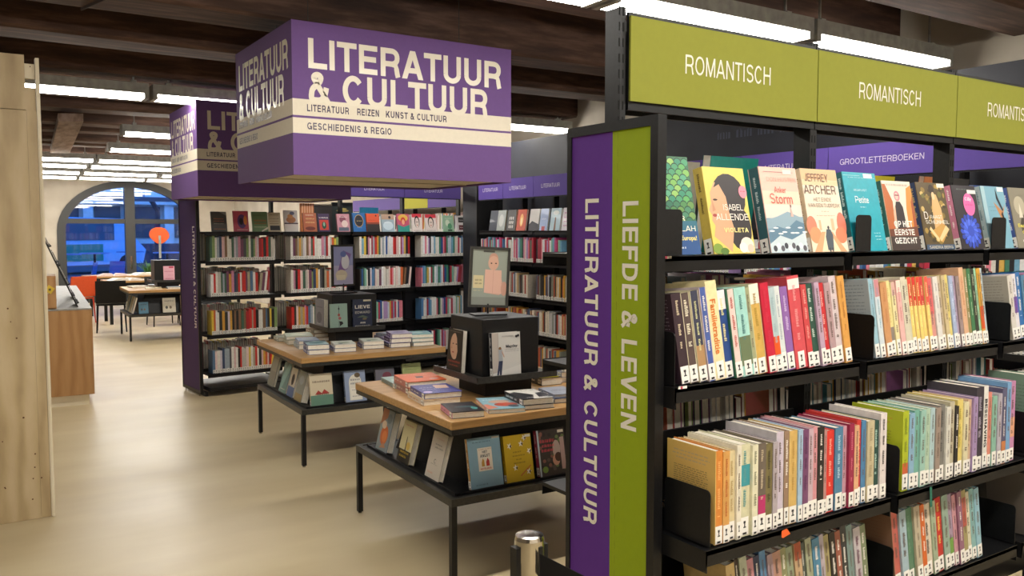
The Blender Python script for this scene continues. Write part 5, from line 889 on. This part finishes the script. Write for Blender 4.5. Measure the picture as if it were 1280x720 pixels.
for k, c_ in enumerate(('#4a6a6c', '#8a949c')):
    lie(D1, 2.66+.02*k, 4.02, z0+.021*k, .18, .24, .020, 4-8*k, col=c_, art=cov(c_, ('e', .4, .6, .3, .2, '#c8ccd0'), ('m', .1, .2, .9, .08, '#2a3a40')), label=['teal-grey magazine under another behind the near cube', 'pale grey magazine lying behind the near cube at its right'][k], group=G1, lab=False)
# middle table
lie(D2, 1.995, 5.615, z0, .145, .225, .034, -8, col='#3c4a84', pages='#d8c9a4', art=None, label='lower blue-spined book of the front left stack on the middle table', group=G2, fg='#e8e8f0')
lie(D2, 1.990, 5.620, z0+.0345, .150, .225, .034, -10, col='#3c4a84', art=cov('#a8c4c8', ('e', .5, .5, .35, .2, '#4c7c84'), ('p', [(0, .6), (.5, .9), (1, .7), (1, 1), (0, 1)], '#3a5a6c'), ('m', .1, .2, .9, .08, '#e8ecec')), label='teal and white cover on top of the front left stack on the middle table', group=G2, fg='#e8e8f0')
lie(D2, 2.035, 5.93, z0, .15, .22, .034, -7, col='#a8b4b8', art=None, label='lower pale book of the second stack along the left edge, middle table', group=G2)
lie(D2, 2.033, 5.925, z0+.0345, .15, .22, .026, -10, col='#98a8c4', art=cov('#a4b4cc', ('e', .5, .5, .3, .2, '#c8d4d8'), ('m', .1, .7, .9, .06, '#4a5a7c')), label='pale blue cover on the second stack along the left edge, middle table', group=G2)
lie(D2, 2.050, 6.22, z0, .18, .23, .034, -7, col='#b4b49c', art=None, label='lower book of the third stack along the left edge, middle table', group=G2)
lie(D2, 2.045, 6.24, z0+.0345, .20, .25, .024, -12, col='#98a48c', art=cov('#a8b49c', ('e', .5, .5, .3, .2, '#c4ccb4'), ('m', .1, .7, .9, .06, '#5a6450')), label='sage cover topping the third stack along the left edge, middle table', group=G2)
lie(D2, 2.045, 6.44, z0, .24, .16, .03, -3, col='#8c9484', art=cov('#9ca090', ('e', .5, .5, .3, .2, '#b8bca8')), label='grey book at the back left corner of the middle table', group=G2)
for k in range(3):
    lie(D2, 2.29, 6.30+.012*k, z0+.029*k, .13, .2, .028, -6+3*k, col=['#b48c5c', '#c4a478', '#8a7a64'][k], art=cov('#a89878', ('m', .2, .5, .8, .08, '#4a4a3c')), label='%s tan book of the stack left of the middle cube' % ['lowest', 'middle', 'top'][k], group=G2, lab=False)
for (x, y, c1, c2, lab) in ((2.19, 5.635, '#d8d4cc', '#d4d6cc', 'white-covered pair left of centre'), (2.425, 5.675, '#3a4474', '#cfd4c8', 'pale green pair with navy spine')):
    lie(D2, x, y, z0, .155, .21, .028, -9, col=c1 if c1 != '#d8d4cc' else '#4a5a8c', art=None, label='lower book of the %s, front edge of the middle table' % lab, group=G2)
    lie(D2, x+.006, y+.004, z0+.0285, .15, .21, .026, -11, col='#d8d8d0', spine='#d0d0cc', art=cov(c2, ('e', .5, .4, .3, .12, '#8a9c80'), ('m', .2, .7, .8, .06, '#5a6a60'), ('e', .3, .2, .1, .08, '#6a7a9c')), label='upper book of the %s, front edge of the middle table' % lab, group=G2, fg='#4a4a68')
for k in range(3):
    lie(D2, 2.625+.01*k, 5.64+.01*k, z0+.033*k, .155, .22, .032, -6-3*k, col=['#3a3c74', '#5c3c6c', '#6a4a84'][k], pages='#d8c8a8', art=cov('#b8b0cc', ('e', .5, .5, .3, .2, '#8a80b0'), ('m', .1, .8, .9, .06, '#4a4468')), label='%s purple-spined book of the stack right of centre on the middle table' % ['lowest', 'middle', 'top'][k], group=G2)
for k in range(3):
    lie(D2, 2.62+.07*k, 5.92-.03*k, z0+.021*k+.0, .19, .23, .02, -20+18*k, col=['#8c9cb8', '#c4b8d8', '#a8b8cc'][k], art=cov(['#8c9cb8', '#c8bcdc', '#b0c0d4'][k], ('e', .5, .5, .35, .15, '#d8dce8'), ('m', .1, .8, .9, .06, '#5a6484')), label='%s of the fanned pale magazines behind the purple stack' % ['lowest', 'middle', 'topmost'][k], group=G2, lab=False)
for k in range(3):
    lie(D2, 2.80-.004*k, 5.62+.012*k, z0+.029*k, .17, .22, .028, -2-5*k, col=['#8a9894', '#3a5c6c', '#7cc0c4'][k], pages='#c8b48c', art=cov('#84bcc4', ('e', .4, .5, .3, .2, '#b8dcdc'), ('m', .1, .8, .9, .06, '#2a4a5c')), label='%s book of the teal stack at the right end of the middle table' % ['lowest grey', 'middle dark', 'top aqua'][k], group=G2)
# distant table
for k, (x, y, wd, h, c_) in enumerate(((.25, .12, .22, .3, '#d8c9a0'), (.55, .1, .22, .28, '#a8b0b4'), (.9, .08, .3, .22, '#98a8b0'), (1.3, .12, .22, .3, '#d0ccc0'), (.12, .55, .24, .3, '#c8bca4'), (.45, .65, .22, .3, '#b8c4cc'))):
    lying(D3, x, y, z0, wd, h, .018+.006*(k % 3), -.1+.06*k, col=c_, art=cov(c_, ('e', .5, .5, .3, .2, shade(c_, .8))), label='%s magazine lying on the distant display table' % ['buff', 'silver-grey', 'slate blue', 'off-white', 'parchment', 'light blue'][k], group='magazines on the distant display table', lab=False, detail=False)

# ================================================================== PLYWOOD PARTITION (left foreground)
pl = structure(empty('wall_plywood', (0, 5.32, 0)))
part('panel', 'plywood', pl, (-1.2, .330, 0, .018, 2.262, 2.555)); part('panel', 'plywood', pl, (-1.2, .332, .0, .018, .002, 2.258))
part('panel', 'plywood', pl, (-1.2, .380, .020, .038, .002, 2.385)); part('batten', 'ply_edge', pl, (.382, .400, .0, .06, .002, 2.545)); part('batten', 'ply_edge', pl, (-1.2, .380, .03, .06, 2.435, 2.515))
part('panel', 'plywood', pl, (.333, .381, .004, .019, .002, 2.258)); part('floor_trim', 'ply_edge', pl, (.388, .40, -.006, 0, .0, 2.2))
sc_ = MB(); rr = random.Random(9)
for k in range(26):
    x, z = rr.uniform(-.15, .36), rr.uniform(.1, 2.5); r_ = rr.uniform(.003, .0055); sc_.loft([[(x+r_*math.cos(q*PI/4), -.0012 if ab else 0, z+r_*math.sin(q*PI/4)) for q in range(8)] for ab in (0, 1)], '#6a4a30')
o = sc_.build('screw_plug', 'matte', pl); o['kind'] = 'stuff'

# ================================================================== COUNTER
ct = empty('counter', (1.0, 8.62, 0), math.radians(-4), 'oak-veneered service counter behind the plywood panel', 'counter')
part('cabinet', 'counter_oak', ct, (-.9, 0, 0, 3.8, .10, .886)); part('worktop', 'lamp_housing', ct, (-.9, .005, -.005, 3.8, .886, .9)); part('plinth', 'ply_edge', ct, (-.9, -.04, .03, 3.75, 0, .10))
part('side_panel', 'counter_oak', ct, (.0005, .006, 0, 3.8, .10, .885))
kb = empty('cupboard', tuple((Tm(1.0, 8.62, 0) @ Rz(math.radians(-4))) @ Vector((-.70, .02, .901))), math.radians(-4), 'small oak cupboard with a hanging yellow tag standing on the counter', 'cupboard')
part('body', 'counter_oak', kb, (0, .42, .01, .45, 0, .30)); part('door', 'counter_oak', kb, (.01, .41, -.008, .009, .012, .29)); part('handle', 'chrome', kb, (.32, .36, -.018, -.009, .14, .15))
mb = MB(); mb.box(.34, .40, -.016, -.010, .15, .21, '#d8b83a', M=Tm(.37, 0, .18) @ Ry(.6) @ Tm(-.37, 0, -.18)); mb.box(.36, .38, -.018, -.016, .17, .19, '#6a5a2a'); o = mb.build('tag', 'print', kb); o['label'] = 'yellow tag'
part('brochure_tray', 'plaster', kb, (.02, .34, .05, .4, .301, .33))
def leaning_frame(y, label, col):
    X = (Tm(1.0, 8.62, 0) @ Rz(math.radians(-4))) @ Tm(-.10, y, .902)
    t_ = empty('brochure_rack', (0, 0, 0), 0, label, 'rack', 'dark brochure racks leaning on the counter'); t_.matrix_world = X @ Ry(-.38)
    MB().box(-.012, .0, 0, .50, 0, .78, '#2a2826').build('back_board', 'matte', t_)
    for k in range(4):
        MB().box(.001, .022, .02, .48, .03+.19*k, .04+.19*k, '#1c1c1c').build('ledge', 'matte', t_)
        MB().box(.006, .012, .05, .25, .041+.19*k, .17+.19*k, col[k]).build('brochure', 'print', t_); MB().box(.006, .012, .27, .46, .041+.19*k, .17+.19*k, col[-1-k]).build('brochure', 'print', t_)
leaning_frame(.15, 'nearer dark brochure rack leaning over the counter', ['#4a4c50', '#b8b0a4', '#5a5c64', '#8a8480'])
leaning_frame(1.2, 'farther dark brochure rack leaning over the counter', ['#7a5a50', '#c8c4bc', '#3a3a44', '#a89c90'])

# ================================================================== READING CORNER
def chair(x, y, rz, col, label, frame='#1c1c1e', pad=None):
    t_ = empty('chair', (x, y, 0), rz, label, 'chair', 'chairs round the reading tables')
    b_ = MB(); b_.bevbox(-.22, .22, -.21, .22, .43, .455, .02, col); b_.build('seat', 'matte', t_)
    if pad: b_ = MB(); b_.bevbox(-.21, .21, -.20, .21, .456, .49, .02, pad); b_.build('seat_pad', 'matte', t_)
    b_ = MB(); b_.loft([[(-.22, -.215-.02*k, .47+.09*k), (.22, -.215-.02*k, .47+.09*k), (.22, -.19-.02*k, .47+.09*k), (-.22, -.19-.02*k, .47+.09*k)] for k in range(5)], col); b_.build('backrest', 'matte', t_)
    for sx in (-1, 1):
        for sy in (-1, 1):
            b_ = MB(); b_.tube([(sx*.195, sy*.19, .44), (sx*.215, sy*.215, 0)], [.014, .010], 8, frame); b_.build('leg', 'matte', t_)
chair(2.02, 14.9, math.radians(-8), '#22211f', 'black chair with a pale seat pad beside the distant display table', pad='#a8a8a4')
chair(1.70, 16.6, math.radians(20), '#d8552c', 'orange chair behind the black one, left of the reading tables', '#c8402c', '#e8e0dc')
chair(2.9, 15.4, math.radians(185), '#2a2826', 'dark chair under the reading table seen between its legs')
chair(3.7, 16.7, math.radians(175), '#c03a30', 'red chair on the far side of the reading table', '#b8342c')
chair(3.4, 15.35, math.radians(5), '#26241f', 'second dark chair drawn up at the reading table', '#1c1c1e')
def reading_table(x, y, w_, d_, label):
    t_ = empty('reading_table', (x, y, 0), 0, label, 'table', 'reading tables before the arched window')
    part('table_top', 'oak_top', t_, (0, w_, 0, d_, .72, .75))
    for a in (.04, w_-.09):
        for b_ in (.04, d_-.09): part('leg', 'black_metal', t_, (a, a+.05, b_, b_+.05, 0, .72))
    part('apron', 'black_metal', t_, (.09, w_-.09, .05, .07, .66, .72))
reading_table(2.1, 15.9, 2.3, .8, 'nearer reading table strewn with newspapers')
reading_table(2.0, 17.7, 2.4, .9, 'farther reading table strewn with newspapers and an orange sheet')
def paper(x, y, z, w_, d_, a, c_, label, hump=.03):
    mb = MB(); X = Tm(x, y, z) @ Rz(a); g = [(-.5, 0), (-.3, hump), (-.05, hump*.9), (0, .004), (.06, hump), (.3, hump*.8), (.5, .002)]
    mb.loft([[tuple(X @ Vector((u*w_, s*d_/2, .001+v*(1 if s < 0 else .8)))) for u, v in g]+[tuple(X @ Vector((u*w_, s*d_/2, .0))) for u in (.5, -.5)] for s in (-1, 1)], c_)
    tag(mb.build('newspaper', 'matte'), label, 'newspaper', 'newspapers on the reading tables')
for k, (x, y, w_, d_, a, c_, lab) in enumerate(((2.45, 16.15, .6, .4, .1, '#e0dcd4', 'open white newspaper at the left of the nearer reading table'), (3.1, 16.3, .62, .42, -.15, '#d4d0cc', 'open grey newspaper in the middle of the nearer reading table'), (3.8, 16.25, .6, .4, .2, '#e4dcd4', 'open newspaper at the right of the nearer reading table'), (2.5, 18.0, .6, .42, -.1, '#e8d4d0', 'pinkish newspaper at the left of the farther reading table'), (3.15, 18.1, .62, .44, .15, '#dcdcd0', 'rumpled newspaper in the middle of the farther reading table'), (3.85, 18.05, .62, .42, 0, '#e4703a', 'orange sheet at the right of the farther reading table'))):
    paper(x, y, .751, w_, d_, a, c_, lab, .05)
# low bench with pots under the window, and the plant
bn = empty('planter', (3.55, 20.2, 0), 0, 'dark planter standing before the window', 'planter')
MB().bevbox(-.22, .22, -.2, .2, 0, .62, .02, '#4a4844').build('pot', 'matte', bn); MB().box(-.2, .2, -.18, .18, .6, .61, '#2a2018').build('soil', 'matte', bn)
pt = empty('potted_plant', (3.55, 20.2, .61), 0, 'spiky green plant growing in the planter at the window', 'plant')
rr = random.Random(3)
for k in range(46):
    a = rr.uniform(0, 2*PI); L_ = rr.uniform(.35, .6); el = rr.uniform(.35, 1.35); pts = []
    for q in range(5):
        s_ = q/4; rad = L_*s_*math.cos(el)+.02; pts.append((rad*math.cos(a), rad*math.sin(a), L_*s_*math.sin(el)-.25*L_*s_*s_))
    lf = MB(); sx, sy = -math.sin(a), math.cos(a); W_ = [.010, .018, .016, .010, .001]
    lf.loft([[(p[0]-sx*w2, p[1]-sy*w2, p[2]), (p[0], p[1], p[2]-.006), (p[0]+sx*w2, p[1]+sy*w2, p[2]), (p[0], p[1], p[2]+.002)] for p, w2 in zip(pts, W_)])
    lf.build('leaf', 'leaf', pt)
# orange palette-shaped disc on a post before the window
ds = empty('sign_post', (3.86, 20.7, 0), 0, 'round orange disc on a grey post standing before the right window pane', 'post')
mb = MB(); ring = [(.27*(1+.12*math.cos(2*a+.6))*math.cos(a), .25*(1+.08*math.sin(3*a))*math.sin(a)) for a in [k*2*PI/28 for k in range(28)]]
mb.loft([[(x*.70, .015, 1.53+z*.74) for x, z in ring], [(x*.73, .012, 1.53+z*.77) for x, z in ring], [(x*.73, -.012, 1.53+z*.77) for x, z in ring], [(x*.70, -.015, 1.53+z*.74) for x, z in ring]], '#ee5a1c'); mb.build('disc', 'print', ds)
part('pole', 'lamp_housing', ds, (-.025, .025, -.045, -.017, 1.0, 1.52)); MB().tube([(0, 0, .02), (0, 0, 1.0)], .015, 10).build('stem', 'black_metal', ds); MB().lathe(0, 0, [(.16, 0), (.16, .015), (.02, .03)], 24).build('base', 'black_metal', ds)

# ================================================================== OUTSIDE: square at dusk
structure(MB().box(-25, 45, WY+.36, 70, -.12, -.02).build('ground', 'asphalt'))
bl = empty('building', (0, 46, 0), 0, 'pale blue-lit building with tall pilasters across the square', 'building')
part('wall', 'plaster', bl, (-12, 34, 1.2, 6, 0, 11))
for k in range(20):
    part('pilaster', 'plaster', bl, (-10+k*1.9, -10+k*1.9+.45, .75, 1.19, 1.0, 11))
    part('window', 'window_metal', bl, (-10+k*1.9+.55, -10+k*1.9+1.75, 1.12, 1.19, 1.3, 2.9)); part('window', 'window_metal', bl, (-10+k*1.9+.55, -10+k*1.9+1.75, 1.12, 1.19, 3.5, 6.2))
part('cornice', 'plaster', bl, (-12, 34, .6, 1.19, 3.0, 3.35)); part('plinth', 'asphalt', bl, (-12, 34, .7, 1.19, 0, 1.0))
vn = empty('van', (3.9, 37, -.02), math.radians(28), 'pale van with a green side panel parked on the square', 'van')
vb = MB(); pr = [(-2.3, .35), (2.2, .35), (2.35, .9), (1.9, 1.35), (1.3, 2.15), (-2.2, 2.2), (-2.35, 1.2)]
vb.loft([[(x, y, z) for x, z in pr] for y in (-.95, .95)], '#8fb0c8'); vb.build('body', 'cover', vn)
MB().box(-1.9, .4, -.965, -.951, .5, 1.15, '#2f7a5c').build('side_panel', 'print', vn); MB().box(-1.9, .9, -.965, -.951, 1.3, 1.95, '#1c3a4a').build('window', 'cover', vn)
for x in (-1.5, 1.45):
    wv = MB(); wv.loft([[(x+.36*math.cos(q*PI/10), y, .36+.36*math.sin(q*PI/10)) for q in range(20)] for y in (-.99, -.75)], '#15161a'); wv.build('wheel', 'matte', vn)
def cafe_table(x, y, label):
    t_ = empty('cafe_table', (x, y, -.02), 0, label, 'table', 'cafe tables outside the window')
    MB().lathe(0, 0, [(.36, 1.05), (.36, 1.08)], 24, '#6a86b0').build('table_top', 'cover', t_); MB().tube([(0, 0, .02), (0, 0, 1.05)], .03, 8, '#22242c').build('column', 'matte', t_); MB().lathe(0, 0, [(.25, 0), (.25, .02)], 20, '#22242c').build('base', 'matte', t_)
cafe_table(2.2, 23.6, 'cafe table outside behind the left window pane'); cafe_table(2.95, 24.4, 'cafe table outside beside the mullion'); cafe_table(4.7, 24.2, 'cafe table outside behind the right window pane'); cafe_table(4.0, 25.6, 'second cafe table farther off behind the right pane')
def cafe_chair(x, y, rz, label):
    t_ = empty('cafe_chair', (x, y, -.02), rz, label, 'chair', 'cafe chairs outside the window')
    MB().bevbox(-.2, .2, -.2, .2, .45, .48, .01, '#4a6aa0').build('seat', 'matte', t_); MB().loft([[(-.2, -.2-.02*k, .5+.12*k), (.2, -.2-.02*k, .5+.12*k), (.2, -.18-.02*k, .5+.12*k), (-.2, -.18-.02*k, .5+.12*k)] for k in range(4)], '#4a6aa0').build('backrest', 'matte', t_)
    for a in (-1, 1):
        for b_ in (-1, 1): MB().tube([(a*.18, b_*.18, .46), (a*.2, b_*.2, 0)], .01, 6, '#a8b8d8').build('leg', 'matte', t_)
cafe_chair(2.6, 23.4, 1.2, 'outdoor chair between the first cafe table and the mullion'); cafe_chair(3.3, 23.9, 2.5, 'outdoor chair right of the mullion'); cafe_chair(1.8, 24.3, -.6, 'outdoor chair at the left edge of the window'); cafe_chair(4.9, 23.4, 2.2, 'outdoor chair at the right edge of the window')
def parasol(x, y, label):
    t_ = empty('parasol', (x, y, -.02), 0, label, 'parasol', 'closed-sided parasols on the square')
    MB().tube([(0, 0, 0), (0, 0, 3.3)], .03, 8, '#3a3c44').build('pole', 'matte', t_)
    MB().loft([[(1.9, -1.9, 2.6), (1.9, 1.9, 2.6), (-1.9, 1.9, 2.6), (-1.9, -1.9, 2.6)], [(1.9, -1.9, 2.8), (1.9, 1.9, 2.8), (-1.9, 1.9, 2.8), (-1.9, -1.9, 2.8)], [(.03, -.03, 3.35), (.03, .03, 3.35), (-.03, .03, 3.35), (-.03, -.03, 3.35)]], '#e6e4de').build('canopy', 'matte', t_)
parasol(2.4, 27.2, 'white parasol seen through the left upper pane'); parasol(6.3, 27.4, 'white parasol seen through the right upper pane')
tr = empty('tree', (6.3, 34, 0), 0, 'bare dark tree standing on the square', 'tree')
mb = MB(); rr = random.Random(4)
def branch(p, d, L_, r_, n_):
    q = Vector(p)+Vector(d)*L_; mb.tube([p, tuple((Vector(p)+q)/2+Vector((rr.uniform(-.05, .05), 0, 0))), tuple(q)], [r_, r_*.8, r_*.6], 6, '#2a2c34')
    if n_:
        for _ in range(3):
            dd = (Vector(d)+Vector((rr.uniform(-.7, .7), rr.uniform(-.7, .7), rr.uniform(-.1, .4)))).normalized(); branch(tuple(q), tuple(dd), L_*.7, r_*.6, n_-1)
branch((0, 0, 0), (0, 0, 1), 2.4, .14, 4); mb.build('trunk', 'matte', tr)
bpy.context.view_layer.update()
